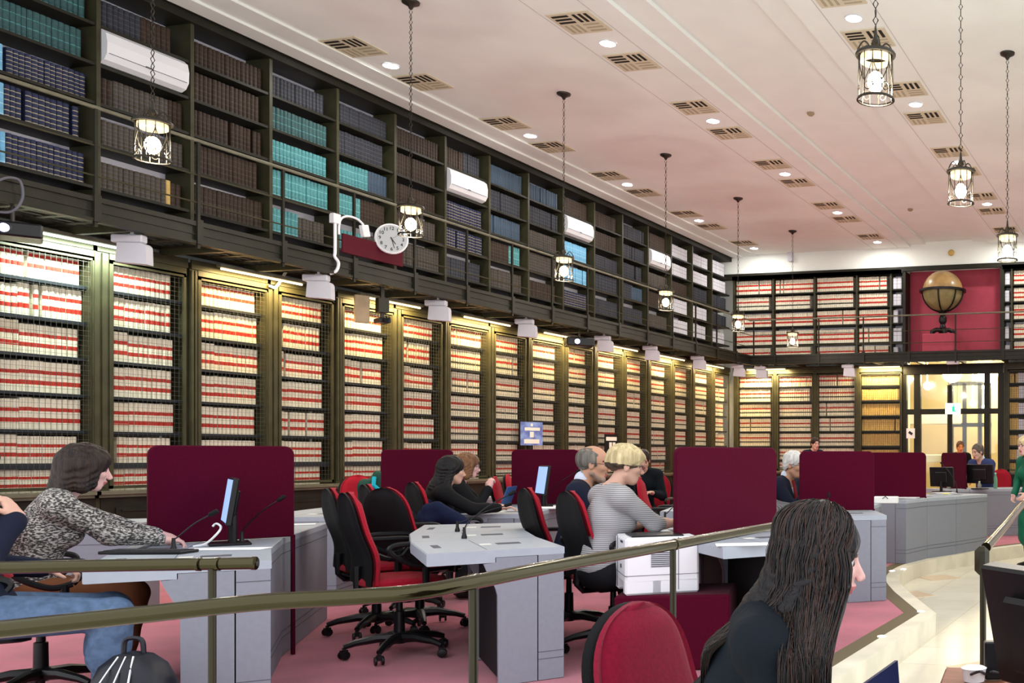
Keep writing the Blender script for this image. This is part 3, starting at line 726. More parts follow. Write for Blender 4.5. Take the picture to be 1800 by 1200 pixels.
hp=zz-.52
pw=MB(); pw.rbox(g.x-.40,g.x+.32,YE-.52,YE+.16,3.44,3.50+hp+.0,.01); tag(pw.build('pedestal','red_wall'),'dark red square pedestal under the globe','pedestal')
# glazed doors
def ex_(px): return pY(px,0,YE+.1).x
dz0,dz1=ZM,3.13; mid=2.10+.05
b=MB(); zt=3.13
b.box(XD0,XD1,YE,YE+.18,zt,3.36)
for a,c in ((1583,1595),(1608,1619),(1731,1740),(1755,1767)): b.box(ex_(a),ex_(c),YE+.02,YE+.16,-.0,zt+.01)
mz=EYE+(802-725)/F*(YE*CT+5*ST+.4)
b.box(ex_(1590),ex_(1760),YE+.03,YE+.15,mz-.05,mz+.07)
b.box(ex_(1666),ex_(1674),YE+.05,YE+.13,0,zt-.25); 
o=tag(b.build('door_1','olive_dark'),kind='structure')
b=MB()
for a,c in ((1595,1608),(1619,1731),(1740,1755)): b.box(ex_(a),ex_(c),YE+.085,YE+.09,0.05,zt)
b.build('glass_pane','glass',o)
# corridor beyond the doors
mk('corr_tan',(0.62,0.52,0.33),0.8,var=0.12,vscale=1.2)
b=MB(); cx0,cx1=XD0-1.5,XD1+1.5; y0,y1=YE+.62,YE+5.0
b.box(cx0-.1,cx0,y0,y1,0,4); b.box(cx1,cx1+.1,y0,y1,0,4); b.box(cx0,cx1,y1,y1+.1,0,4); b.box(cx0,cx1,y0,y1,3.7,3.8); b.box(cx0,cx1,YE+.4,y1,-.1,-.0)
tag(b.build('wall_corridor','corr_tan'),kind='structure')
b=MB()
def pc(px,py,Y): q=pY(px,py,Y); return q
for px in (1672,1695,1722,1738):
    q=pc(px,700,YE+2.6); b.box(q.x-.05,q.x+.05,q.y,q.y+.08,0,3.1)
q0=pc(1672,0,YE+2.6).x; q1=pc(1742,0,YE+2.6).x
for z in (3.1,2.05,1.0): b.box(q0,q1,YE+2.6,YE+2.68,z-.05,z+.05)
tag(b.build('door_2','olive_dark'),kind='structure')
for i,(px,py,rad,Y,lb) in enumerate([(1630,678,.10,YE+1.6,'round white globe lamp in the corridor beyond the doors'),(1710,709,.09,YE+3.6,'round lamp glowing deep in the corridor behind the inner doors'),(1729,716,.06,YE+3.8,'small lamp at the right of the corridor behind the doors')]):
    q=pc(px,py,Y); b=MB(); b.sphere((q.x,q.y,q.z),rad,14); b.tube([(q.x,q.y,q.z+rad*.9),(q.x,q.y,3.69)],.01,6); tag(b.build('corridor_lamp',['corridor_lamp']),lb,'lamp')
q=pc(1640,700,YE+1.4)
b=MB(); b.rbox(q.x-.9,q.x+.55,q.y+.6,q.y+.75,2.05,2.35,.02); b.rbox(q.x-.9,q.x+.5,q.y+.6,q.y+.75,1.1,1.3,.02); tag(b.build('stair_flight','paper'),'pale stair flights seen through the glazed doors','stairs')
for k,(xx,yy) in enumerate(((XD0+.8,YE+1.6),(XD1-.7,YE+2.0),((XD0+XD1)/2,YE+4.2))): 
    light('POINT',(xx,yy,3.3),110,(1,.84,.52),None,size=.25)
# exit sign and emergency light
q=pY(1675,718,YG+.3); r=empty('exit_sign',q,0,'green and white running man emergency exit sign hanging before the doors','exit sign')
b=MB(); b.rbox(-.17,.17,-.03,.03,-.12,.12,.01); b.build('box','exit_white',r)
b=MB(); b.box(-.01,.045,-.034,-.031,-.07,.05); b.box(.03,.085,-.034,-.031,-.07,-.045); b.sphere((.02,-.033,.075),(.016,.003,.016),8); b.build('pictogram','exit_green',r)
b=MB(); b.tube([(-.1,0,.12),(-.1,0,3.38-q.z)],.005,5); b.tube([(.1,0,.12),(.1,0,3.38-q.z)],.005,5); b.build('hanger','iron',r)
q=pY(1675,640,YG+.1); b=MB(); b.rbox(q.x-.14,q.x+.14,q.y-.05,q.y+.05,3.27,3.345,.01); tag(b.build('emergency_light','white_plastic'),'white emergency light under the end gallery above the doors','light')
q=pY(1672,444,YE-.05); b=MB(); b.sphere((q.x,q.y,q.z),(.075,.05,.075),14); tag(b.build('fire_bell','ochre'),'round brownish alarm bell on the white band above the globe','bell')
q=pY(1390,450,YE-.06); b=MB(); b.rbox(q.x-.06,q.x+.06,q.y-.06,q.y+.05,q.z-.13,q.z+.10,.01); tag(b.build('motion_sensor','offwhite'),'small grey sensor on the white band near the corner','sensor')
q=pY(1601,761,YE+.02); b=MB(); b.box(q.x-.10,q.x+.10,YE-.0,YE+.02,q.z-.12,q.z+.11); o=b.build('notice','paper'); tag(o,'small white notice with a dark arrow left of the doors','sign')
b=MB(); b.box(-.05,.05,-.004,-.001,-.03,.03,T=Matrix.Translation((q.x,YE,q.z))@Matrix.Rotation(.6,4,'Y')); b.build('printing','ink',o)
# ------------------------------------------------------------------ desks
def V2(p): return Vector((p[0],p[1]))
def loft(b, prof, A, nA, Bp, nB, z0=0.0, mi=0):
    n=len(prof); vs=[(A[0]+nA[0]*u,A[1]+nA[1]*u,z+z0) for u,z in prof]+[(Bp[0]+nB[0]*u,Bp[1]+nB[1]*u,z+z0) for u,z in prof]
    b.add(vs,[tuple(range(n)),tuple(range(n,2*n))[::-1]]+[((j+1)%n,j,n+j,n+(j+1)%n) for j in range(n)],mi)
def lerp2(a,b,t): return (a[0]+(b[0]-a[0])*t,a[1]+(b[1]-a[1])*t)
def desk(P,Q,nP,nQ,label,group='grey desk units of the committee benches',depth=.71,endP=True,endQ=True):
    P,Q,nP,nQ=V2(P),V2(Q),V2(nP).normalized(),V2(nQ).normalized()
    c=((P.x+Q.x)/2,(P.y+Q.y)/2); r=empty('desk',(c[0],c[1],0),0,label,'desk',group)
    A=(P.x-c[0],P.y-c[1]); B_=(Q.x-c[0],Q.y-c[1]); L=(Q-P).length; g=.003/L
    a=lerp2(A,B_,g); bq=lerp2(A,B_,1-g)
    b=MB(); loft(b,[(0,.70),(0,.736),(.004,.74),(depth-.006,.74),(depth,.734),(depth,.675),(depth-.006,.672),(.37,.672),(.37,.70)],a,nP,bq,nQ); b.build('worktop',['desk_top'],r)
    b=MB(); loft(b,[(.004,0),(.004,.70),(.143,.70),(.143,0)],a,nP,bq,nQ); b.build('front_casing','desk_grey',r)
    b=MB()
    for z in (.64,.155,.115): loft(b,[(.0015,z),(.0015,z+.004),(.1435,z+.004),(.1435,z)],lerp2(A,B_,g*.6),nP,lerp2(A,B_,1-g*.6),nQ)
    b.build('panel_groove','groove',r)
    gus=[(.149,0),(.149,.698),(.366,.698),(.366,.672),(.43,.668),(.415,.63),(.39,.58),(.368,.53),(.358,.49),(.355,0)]
    for flag,s_ in ((endP,0),(endQ,1)):
        if not flag: continue
        b=MB(); t0=g if s_==0 else 1-g-.03/L; t1=g+.03/L if s_==0 else 1-g
        nm=lambda t:(nP*(1-t)+nQ*t).normalized()
        loft(b,gus,lerp2(A,B_,t0),nm(t0),lerp2(A,B_,t1),nm(t1)); b.build('end_panel','desk_grey',r)
    b=MB(); loft(b,[(.150,.02),(.150,.66),(.34,.66),(.34,.02)],lerp2(A,B_,g+.035/L),nP,lerp2(A,B_,1-g-.035/L),nQ); b.build('cable_duct','desk_dark',r)
    # inlays on the top
    def quad(t,u0,u1,w_,z,matn,name):
        b=MB(); t0,t1=t-w_/2/L,t+w_/2/L; nm=(nP+nQ).normalized()
        loft(b,[(u0,.739),(u0,z),(u1,z),(u1,.739)],lerp2(A,B_,t0),nm,lerp2(A,B_,t1),nm); return b.build(name,matn,r)
    quad(.5,.17,.30,.10,.742,'groove','control_panel'); quad(.5,.33,.39,.07,.7415,'label_white','button_plate')
    quad(.5,.40,.404,min(.7,L*.9),.7405,'groove','top_joint'); quad(.5,.60,.64,.20,.7412,'groove','card_slot')
    return r
def normals(Pn,flip=1):
    out=[]
    for i in range(len(Pn)):
        a=V2(Pn[max(i-1,0)]); b=V2(Pn[min(i+1,len(Pn)-1)]); t=(b-a).normalized(); out.append(Vector((-t.y,t.x))*flip)
    return out
def block(Pn, labels, N=None, **kw):
    N=N or normals(Pn)
    return [desk(Pn[i],Pn[i+1],N[i],N[i+1],labels[i],endP=True,endQ=True,**kw) for i in range(len(Pn)-1)]
nn=(-.69,-.73)
left=[(-4.29,4.03),(-4.90,4.60),(-5.41,5.16),(-6.33,6.44)]
block(left,['near left grey desk unit with keyboard in front of the tweed jacket woman','grey desk unit right behind the near left unit, beside the largest dark red screen','long grey desk unit beyond the largest dark red screen'],[nn,nn,(-.73,-.68),(-.80,-.60)])
midr=[(-3.34,5.03),(-3.92,5.60),(-4.36,6.10),(-4.83,6.78)]
block(midr,['central grey desk unit nearest to the camera, with microphone and end panel','grey desk unit second in the central row with a microphone','grey desk unit third in the central row at the aisle'],[(-.62,-.78),(-.69,-.72),(-.75,-.66),(-.82,-.57)])
block([(-2.00,5.74),(-2.62,6.36),(-3.10,7.00),(-3.42,7.62)],['grey desk unit over the dark red box behind the long haired woman','grey desk unit behind the right centre dark red screen','grey desk unit under the hands of the blond woman'],[(-.62,-.78),(-.72,-.70),(-.80,-.60),(-.88,-.47)])
block([(-6.86,7.07),(-7.30,7.95),(-7.75,8.95)],['grey desk unit of the left row just beyond the aisle','grey desk unit of the left row farther back'],[(-.93,-.36),(-.90,-.42),(-.90,-.42)])
block([(-7.85,9.2),(-8.2,10.2),(-8.4,11.2)],['far left grey desk unit behind the second dark red screen','farthest left grey desk unit near the caged shelves'])
block([(-5.52,7.81),(-5.85,8.55),(-6.14,9.40)],['grey desk where the woman in black rests her arm','grey desk unit behind the woman in black, strewn with papers'],[(-.93,-.36),(-.90,-.42),(-.93,-.36)])
block([(-6.2,9.55),(-6.35,10.4),(-6.4,11.3)],['far grey desk behind the man in the grey suit','farthest grey desk of the middle row'])
block([(-3.95,8.70),(-4.25,9.50),(-4.5,10.35)],['grey desk beyond the blond woman with a red chair','grey desk unit farther beyond the blond woman'],[(-.93,-.36),(-.93,-.36),(-.95,-.30)])
block([(-4.4,12.3),(-4.5,13.2)],['grey desk with green bottle where the man in dark sweater sits'])
block([(-2.39,8.34),(-2.68,8.98),(-2.95,9.7),(-3.1,10.6)],['right grey desk unit behind the long haired woman, at the kerb','grey desk unit behind the dark red screen right of centre','grey desk unit beside the white haired man'],[(-.80,-.60),(-.91,-.41),(-.95,-.31),(-.98,-.2)])
block([(-2.98,11.22),(-2.88,11.86),(-2.65,12.48),(-2.40,13.33)],['grey desk unit with a stack of papers left of the far right screen','grey desk unit just right of the far right red screen post','grey desk unit at the right end of the curved bench'],[(-.97,.23),(-.97,.23),(-.94,.33),(-.93,.36)])
block([(-3.35,14.9),(-3.02,15.22),(-2.30,15.75),(-1.5,16.1)],['far grey desk with a black monitor','far grey desk unit where the man in the blue suit sits','far grey desk at the right edge behind the standing woman'],[(-.65,.75),(-.5,.86),(-.45,.89),(-.4,.92)])
# low grey cabinet by the wall at left
q=pz(222,916,.74)
b=MB(); b.rbox(-.28,.28,-.3,.3,0,.70,.01); r=empty('side_cabinet',(q.x-.35,q.y+.1,0),math.radians(35),'low grey cabinet behind the tweed jacket woman near the caged shelves','cabinet'); b.build('body','desk_grey',r)
b=MB(); b.rbox(-.30,.30,-.32,.32,.70,.73,.008); b.build('top','desk_top',r); b=MB(); b.box(-.281,.281,-.301,.301,.56,.566); b.build('groove','groove',r)
# ------------------------------------------------------------------ red screens
def screen(A,Bp,z0,z1,label,post=None,th=.035):
    A,Bp=V2(A),V2(Bp); L=(Bp-A).length; ang=math.atan2(Bp.y-A.y,Bp.x-A.x)
    r=empty('privacy_screen',(A.x,A.y,0),ang,label,'screen','dark red fabric screens on the desks')
    R_=.055; P=[(0,z0),(L,z0)]
    P += [(L-R_+R_*math.cos(t),z1-R_+R_*math.sin(t)) for t in [i*math.pi/12 for i in range(7)]]
    P += [(R_-R_*math.sin(t),z1-R_+R_*math.cos(t)) for t in [i*math.pi/12 for i in range(7)]]
    b=MB(); n=len(P); bev=.006
    def ring(off,y): 
        cxm=L/2; czm=(z0+z1)/2
        return [(x+(off if x<cxm else -off),y,z+(off if z<czm else -off)) for x,z in P]
    vs=ring(bev,-th/2)+ring(0,-th/2+bev)+ring(0,th/2-bev)+ring(bev,th/2)
    fs=[tuple(range(n)),tuple(range(3*n,4*n))[::-1]]
    for k in range(3): fs += [(k*n+(j+1)%n,k*n+j,(k+1)*n+j,(k+1)*n+(j+1)%n) for j in range(n)]
    b.add(vs,fs); b.build('fabric_panel','screen_red',r)
    if post:
        b=MB(); x=L if post=='B' else 0; b.box(x-.012,x+.006,-.014,.014,0.0,z0+.01); b.build('support_strip','screen_red',r)
    return r
screen((-5.72,4.56),(-5.40,5.23),.745,1.315,'largest dark red fabric screen, behind the monitor of the tweed jacket woman','B')
screen((-8.22,9.06),(-7.55,9.33),.745,1.325,'dark red screen left of the woman in black','B')
screen((-6.77,9.25),(-6.15,9.52),.745,1.325,'dark red screen behind the grey bearded man','B')
screen((-2.95,5.58),(-2.62,6.38),.745,1.31,'dark red screen in the centre right with a microphone before it','B')
screen((-3.35,8.74),(-2.71,9.02),.745,1.30,'dark red screen right of the white haired man','B')
screen((-3.62,11.72),(-2.90,11.87),.745,1.30,'dark red screen above the papers on the curved bench','B')
screen((-3.55,15.60),(-3.08,15.22),.745,1.31,'small far dark red screen left of the black monitor','B')
screen((-5.75,10.9),(-5.1,11.1),.745,1.33,'far dark red screen between the bearded man and the blond woman','B')
# dark red carpeted box with printer
pA=pz(1283,1176,0); 
r=empty('carpeted_box',(pA.x,pA.y,0),TH*0+math.radians(20),'dark red fabric covered box under the white printer','box')
b=MB(); b.rbox(-.66,0,0,.55,0,.44,.012); b.build('body','screen_red',r)
u=Vector((math.cos(math.radians(20)),math.sin(math.radians(20)),0)); vv=Vector((-u.y,u.x,0))
pp=pA-u*.46+vv*.27
r=empty('printer',(pp.x,pp.y,.44),math.radians(38),'white laser printer on the dark red box','printer'); r.scale=(1.12,1.12,1.15)
b=MB(); b.rbox(-.19,.19,-.19,.19,.055,.29,.012); b.rbox(-.06,.19,-.19,.19,.0,.08,.01); b.rbox(-.19,.0,-.19,-.11,.0,.08,.01); b.rbox(-.19,.0,.11,.19,.0,.08,.01); b.build('body','white_plastic',r)
b=MB(); b.rbox(-.15,.12,-.14,.12,.288,.298,.004); b.build('output_tray','black_plastic',r)
b=MB(); b.box(-.192,.192,-.193,.191,.098,.100); b.box(.08,.083,-.1925,.1925,.02,.288); b.box(-.193,-.190,.1,.103,.02,.288); b.build('seam','groove',r)
b=MB()
for i in range(8): b.box(-.06,.06,-.1935,-.190,.14+i*.010,.145+i*.010)
b.build('vent_grille','groove',r)
b=MB(); b.box(-.194,-.191,-.10,-.03,.262,.272); b.box(-.194,-.191,-.05,-.03,.13,.15); b.build('badge','ink',r)
# ------------------------------------------------------------------ office chairs
def back_shape(w0,w1,h,n=9):
    # outline in (y,z): narrower rounded top
    P=[]
    for i in range(n): 
        t=i/(n-1); P.append((w0/2*(1-t)+w1/2*t if t<.72 else None,t*h))
    out=[]
    k=26
    for i in range(k+1):
        t=i/k; t=t if t<.5 else .5+.5*math.sin(math.pi*(t-.5))
        if t<.50: wv=w0/2+(w1/2-w0/2)*(t/.50)**1.2
        else: wv=w1/2*max(0,1-((t-.50)/.50)**3.0)**.5
        out.append((wv,t*h))
    return out
def panel(b, outline, x0, x1, bulge, lean, mi=0, z0=0.0, rb=.018, nx=14):
    # solid panel: thickness x0..x1, curved bulge; outline half widths by height
    rows=[]
    for hw,z in outline:
        rows.append((max(hw,.004),z))
    vs=[];K=len(rows)
    for side in (0,1):
        for hw,z in rows:
            for j in range(nx+1):
                s=-1+2*j/nx; y=hw*s; e=min(1,(1-abs(s))*4); ez=min(1,(rows[-1][1]-z)*14,1)
                x=(x0 if side==0 else x1); 
                curve=bulge*(1-abs(s)**2)*(1 if side else 1)
                x = x + (-1 if side==0 else 1)*0 - curve + (rb*(1-min(e,ez+.0)) if side==0 else -rb*(1-min(e,ez)))
                zz=z+z0; lx=-lean*z+.035*math.exp(-((z-.16)/.13)**2)
                vs.append((x+lx,y,zz))
    o=K*(nx+1); fs=[]
    for i in range(K-1):
        for j in range(nx):
            a=i*(nx+1)+j; fs.append((a,a+nx+1,a+nx+2,a+1)); a+=o; fs.append((a,a+1,a+nx+2,a+nx+1))
    for i in range(K-1):
        for j in (0,nx):
            a=i*(nx+1)+j; f=(a,a+o,a+o+nx+1,a+nx+1); fs.append(f if j==0 else f[::-1])
    for i in (0,K-1):
        for j in range(nx):
            a=i*(nx+1)+j; f=(a,a+1,a+1+o,a+o); fs.append(f if i==0 else f[::-1])
    b.add(vs,fs,mi)
def make_chair(label, red='chair_red'):
    r=empty('office_chair',(0,0,0),0,label,'chair','red and black swivel chairs')
    for k in range(5):
        a=2*math.pi*k/5+.3; b=MB(); c,s=math.cos(a),math.sin(a)
        b.tube([(.02*c,.02*s,.115),(.12*c,.12*s,.118),(.24*c,.24*s,.098),(.30*c,.30*s,.078)],[.034,.028,.021,.017],8)
        l=b.build('leg','black_plastic',r,True)
        b=MB(); T=TR(.30*c,.30*s,0,a+.6)
        for y in (-.019,.019): b.lathe([(.010,-.008),(.026,-.006),(.028,0),(.026,.006),(.010,.008)],12,0,T@Matrix.Translation((0,y,.028))@Matrix.Rotation(math.pi/2,4,'X'))
        b.box(-.02,.02,-.012,.012,.03,.06,0,T); b.tube([(0,0,.05),(0,0,.075)],.010,6,T=T); b.build('caster','black_plastic',l,True)
    b=MB(); b.lathe([(.04,.08),(.042,.14),(.032,.15),(.030,.28),(.020,.285),(.018,.40)],16); b.build('gas_column','black_plastic',r,True)
    b=MB(); b.rbox(-.13,.10,-.09,.09,.385,.43,.012); b.tube([(0,.09,.40),(0,.24,.395),(.02,.27,.40)],.007,6); b.build('tilt_mechanism','black_plastic',r)
    def seat(z0,z1,sc,dz=0):
        b=MB(); n=20; rings=[(sc*.92,z0),(sc,z0+(z1-z0)*.3),(sc,z0+(z1-z0)*.7),(sc*.93,z1),(sc*.55,z1+.006),(.02,z1+.004)]
        vs=[];
        for q,z in rings:
            for j in range(n):
                a=2*math.pi*j/n; ca,sa=math.cos(a),math.sin(a); ex=.62
                x=.245*q*math.copysign(abs(ca)**ex,ca)+.01; y=.245*q*math.copysign(abs(sa)**ex,sa)
                vs.append((x,y,z-(.02*max(0,x/.24)**3)))
        fs=[(i*n+j,i*n+(j+1)%n,(i+1)*n+(j+1)%n,(i+1)*n+j) for i in range(len(rings)-1) for j in range(n)]
        fs += [tuple(range(n))[::-1],tuple((len(rings)-1)*n+j for j in range(n))]
        b.add(vs,fs); return b
    seat(.425,.455,.97).build('seat_shell','black_plastic',r,True)
    seat(.450,.505,1.0).build('seat',red,r,True)
    out=back_shape(.46,.43,.56); b=MB(); panel(b,out,-.045,-.010,-.02,.16,z0=.47); o=b.build('back_shell','black_matte',r,True); o.location=(-.20,0,0)
    out2=[(max(0.0,hw-.014),z) for hw,z in out]; b=MB(); panel(b,out2,-.012,.030,-.02,.16,z0=.475,rb=.03); o=b.build('backrest',red,r,True); o.location=(-.20,0,0)
    b=MB(); b.tube([(-.08,0,.40),(-.20,0,.40),(-.235,0,.44),(-.235,0,.58)],[.02,.02,.022,.03],8); b.build('back_support','black_plastic',r)
    for s in (-1,1):
        y=.275*s; b=MB()
        b.tube([(.06,.20*s,.43),(.06,y,.43),(.07,y,.48),(.07,y,.60)],[.016,.018,.02,.02],8)
        P=catmull([(.10,y,.60),(.02,y,.585),(-.08,y,.63),(-.135,y,.685),(-.10,y,.715),(.0,y,.718),(.12,y,.715),(.165,y,.69),(.14,y,.65),(.10,y,.60)],4)
        b.tube(P,.016,7,closed=False); b.build('armrest','black_plastic',r,True)
    return r
ch=make_chair('x')
chairs=[(702,6.25,16,'black and red swivel chair nearest the camera in the left aisle, seen from the side'),
 (662,7.05,14,'swivel chair just behind and left of the nearest one in the aisle'),
 (715,8.0,16,'third swivel chair in the aisle row, tucked behind the first two'),
 (738,7.25,42,'swivel chair showing its black back, pulled to the central desk row'),
 (645,11.6,-70,'far red chair left of the dark green coat'),
 (680,11.4,-95,'far chair under the dark green coat'),
 (775,11.0,-40,'far red chair half hidden behind the dark haired woman'),
 (790,8.7,20,'swivel chair on which the woman in black sits'),
 (835,10.1,10,'swivel chair of the auburn haired woman'),
 (1000,7.1,18,'black and red swivel chair behind the bearded man'),
 (1078,6.45,24,'black and red swivel chair of the blond woman'),
 (1172,10.4,-8,'red chair beyond the blond woman, left of the centre screen'),
 (918,10.9,-8,'far red chair left of the dark red screen with the blue monitor'),
 (935,12.3,-8,'farthest red chair at the left edge of that screen'),
 (1140,12.6,-110,'chair of the man in the dark sweater'),
 (1395,10.0,0,'chair of the white haired man'),
 (1280,8.8,0,'chair hidden behind the centre right screen'),
 (1750,17.0,-110,'chair of the man in the blue suit'),
 (72,5.2,4,'swivel chair of the woman in the tweed jacket'),
 (-75,4.45,0,'swivel chair of the man cut off by the left edge')]
first=True
for px,z,a,lb in chairs:
    p=W(px,z); a=math.degrees(facing(px,a))
    if first: ch.location=p; ch.rotation_euler=(0,0,math.radians(a)); ch['label']=lb; first=False
    else: dup(ch,p,math.radians(a),lb)
p=W(1262,2.74,ZM)
ch2=make_chair('large red chair back in the foreground left of the long haired woman','chair_red_deep'); ch2.location=(p.x,p.y,ZM); ch2.rotation_euler=(0,0,math.radians(-10)); ch2['group']='foreground'; del ch2['group']; ch2.scale=(1,1,.95)
# ------------------------------------------------------------------ microphones, monitors, papers, bottles
def mic(base, ang, L, rise, label, head=.012):
    r=empty('gooseneck_microphone',base,ang,label,'microphone','gooseneck microphones on the desks')
    b=MB(); b.lathe([(.016,0),(.016,.012),(.010,.03),(.008,.07)],12); b.build('base','black_plastic',r,True)
    P=catmull([(0,0,.06),(L*.12,0,rise*.40),(L*.55,0,rise*.75),(L,0,rise)],6); b=MB(); b.tube(P,.0042,6); b.build('neck','black_plastic',r,True)
    b=MB(); d=Vector((L*.45,0,rise*.25)).normalized(); e=Vector((L,0,rise)); b.tube([e-d*.01,e,e+d*.035,e+d*.042],[.006,head,head,.006],10); b.build('head','black_matte',r,True)
    return r
DZ=.741
mic(pz(305,968,DZ),facing(305,-3),.16,.19,'gooseneck microphone by the keyboard of the tweed jacket woman',.014)
mic(pz(425,955,DZ),facing(425,-3),.18,.25,'thin gooseneck microphone before the largest red screen')
mic(pz(816,946,DZ),facing(816,-3),.26,.27,'tall gooseneck microphone on the nearest central desk unit')
mic(pz(804,934,DZ),facing(804,-3),.30,.17,'second gooseneck microphone on the central row, behind the tall one')
mic(pz(1268,935,DZ),facing(1268,-3),.22,.19,'gooseneck microphone before the centre right red screen',.016)
mic(pz(1169,915,DZ),math.radians(200),-.12,.15,'short curved microphone in front of the blond woman')
mic(pz(1455,900,DZ),math.radians(90),.02,.14,'microphone tip showing above the long haired woman')
mic(pz(1682,866,DZ),math.radians(150),.28,.40,'long slanting microphone beside the small far screen')
mic(pz(960,888,DZ),facing(960,-3),.30,.35,'thin microphone before the screen with the blue monitor')
def monitor(p, ang, label, w_=.44,h_=.27,scr='screen_blue',tilt=8,stand=True,zr=.12):
    r=empty('monitor',p,ang,label,'monitor','computer monitors on the desks')
    T=Matrix.Translation((0,0,zr))@Matrix.Rotation(math.radians(-tilt),4,'Y')
    b=MB(); b.rbox(-.03,.0,-w_/2,w_/2,0,h_,.006,T=T); b.rbox(-.05,-.03,-w_/4,w_/4,h_*.2,h_*.75,.008,T=T); b.build('housing','black_plastic',r)
    b=MB(); b.box(0,.002,-w_/2+.012,w_/2-.012,.015,h_-.012,T=T); b.build('display',scr,r)
    if stand:
        b=MB(); b.tube([(-.045,0,0.01),(-.045,0,zr+.08)],.022,8); b.rbox(-.13,.07,-.11,.11,0,.014,.004); b.build('stand','black_plastic',r)
    return r
monitor(pz(392,957,DZ),facing(392,180+3),'monitor seen from its side, in front of the tweed jacket woman',.42,.27)
monitor(pz(948,890,DZ),facing(948,180+12),'far monitor with a bright blue edge before the dark red screen',.42,.30)
monitor(pd(1708,860,16.0)*1.0 if 0 else Vector((pz(1708,862,DZ).x,pz(1708,862,DZ).y+.75,DZ)),math.radians(70),'black monitor turned away, beside the man in the blue suit',.48,.30,'black_plastic',5,True,.09)
monitor(Vector((pz(1636,868,DZ).x,pz(1636,868,DZ).y+.75,DZ)),math.radians(70),'dark monitor half hidden left of the small far screen',.40,.28,'black_plastic',5,True,.08)
def sheet(px,py,w_,d_,ang,label,matn='paper',t=.004,n=1):
    p=pz(px,py,DZ+.001); r=empty('paper_sheet',p,math.radians(ang),label,'paper','papers on the desks')
    b=MB(); b.box(-w_/2,w_/2,-d_/2,d_/2,0,t); b.build('sheet',matn,r); return r
sheet(395,965,.42,.13,22,'long white paper strip in front of the near left monitor')
sheet(1180-10,913,.20,.14,20,'white sheet under the blond woman\'s hands')
sheet(1305,957,.30,.16,28,'white sheet lying on the desk over the printer')
b=MB(); p=pz(1290,938,DZ+.001)
sheet(1250,944,.22,.10,28,'yellow paper at the foot of the centre right screen','yellow_paper')
sheet(1590,875,.35,.20,0,'white papers at the foot of the screen on the curved bench',t=.012)
sheet(1660,866,.30,.22,30,'loose white papers right of the screen on the curved bench')
sheet(1663,868,.10,.12,10,'small yellow note on the curved bench','yellow_paper',.01)
sheet(955,893,.40,.25,15,'scattered white papers behind the woman in black',t=.01)
sheet(1000,890,.30,.25,35,'white papers behind the bearded man\'s chair',t=.012)
sheet(520,922,.25,.12,45,'white papers on the long desk beyond the largest screen')
p=pz(1555,884,DZ); r=empty('paper_box',(p.x,p.y+.06,DZ),math.radians(10),'white paper box with a dark clip at the end of the curved bench','box')
b=MB(); b.rbox(-.13,.13,-.08,.08,0,.07,.004); b.build('body','paper',r); b=MB(); b.tube([(-.03,-.085,.05),(0,-.085,.075),(.03,-.085,.05)],.004,5); b.build('clip','ink',r)
r=empty('keyboard',pz(262,972,DZ),math.radians(105),'flat black keyboard under the tweed jacket woman\'s sleeve','keyboard')
b=MB(); b.rbox(-.07,.07,-.21,.21,0,.016,.004); b.build('case','black_plastic',r); b=MB()
for i in range(5):
    for j in range(15): b.box(-.055+i*.022,-.037+i*.022,-.195+j*.026,-.173+j*.026,.016,.020)
b.build('keys','ink',r)
P=catmull([pz(340,960,DZ+.005),pz(362,955,DZ+.02),pd(384,935,5.6),pd(388,925,5.65),pd(380,920,5.7),pd(374,925,5.7)],5)
b=MB(); b.tube(P,.006,6); tag(b.build('white_cable','paper',None,True),'white cable looping behind the near left monitor','cable')
def bottle(p,label,body='green_bottle',cap='green_cap',h=.22,r_=.033,lab=True):
    r=empty('water_bottle',p,0,label,'bottle','water bottles')
    b=MB(); b.lathe([(r_*.9,0),(r_,.01),(r_,h*.55),(r_*.9,h*.66),(r_*.42,h*.85),(r_*.40,h*.93)],16); b.build('body',body,r,True)
    b=MB(); b.lathe([(r_*.48,h*.92),(r_*.48,h),(r_*.40,h+.003)],12); b.build('cap',cap,r,True)
    if lab: b=MB(); b.lathe([(r_*1.01,h*.25),(r_*1.01,h*.5)],16,cap=False); b.build('paper_label','label_white',r,True)
bottle(Vector((pz(1658,860,DZ).x,pz(1658,860,DZ).y+.40,DZ)),'clear bottle with pale label before the small far screen','clear_bottle','label_white',.25)
bottle(Vector((pz(1742,860,DZ).x,pz(1742,860,DZ).y+.40,DZ)),'pale green bottle in front of the man in the blue suit','green_bottle','green_cap',.25,lab=False)
bottle(Vector((pz(1713,861,DZ).x,pz(1713,861,DZ).y+.40,DZ)),'small clear bottle beside the black monitor','clear_bottle','label_white',.12,lab=False)
bottle(pz(1152,868,DZ),'green bottle in front of the man in the dark sweater','green_bottle','green_cap',.24)
bottle(pz(1146,868,DZ),'second green bottle left of the other, by the red chair','green_bottle','green_cap',.24)
q=W(293,4.1); bottle(Vector((q.x,q.y,0)),'dark bottle with a bright green cap beside the backpack','black_plastic','green_cap',.30,.035,lab=False)
q=W(212,3.9); bottle(Vector((q.x,q.y,0)),'flask with a grey blue cap in front of the backpack','blue_cap','blue_cap',.32,.045,lab=False)
# open laptop/phones by the auburn woman
p=pz(860,890,DZ); r=empty('laptop',(p.x,p.y+.1,DZ),math.radians(200),'dark open laptop in front of the auburn haired woman','laptop')
b=MB(); b.rbox(-.10,.12,-.16,.16,0,.015,.003); b.build('base','black_plastic',r); b=MB(); b.rbox(0,.01,-.16,.16,0,.20,.003,T=Matrix.Translation((-.10,0,.012))@Matrix.Rotation(-.35,4,'Y')); b.build('lid','blue_cap',r)
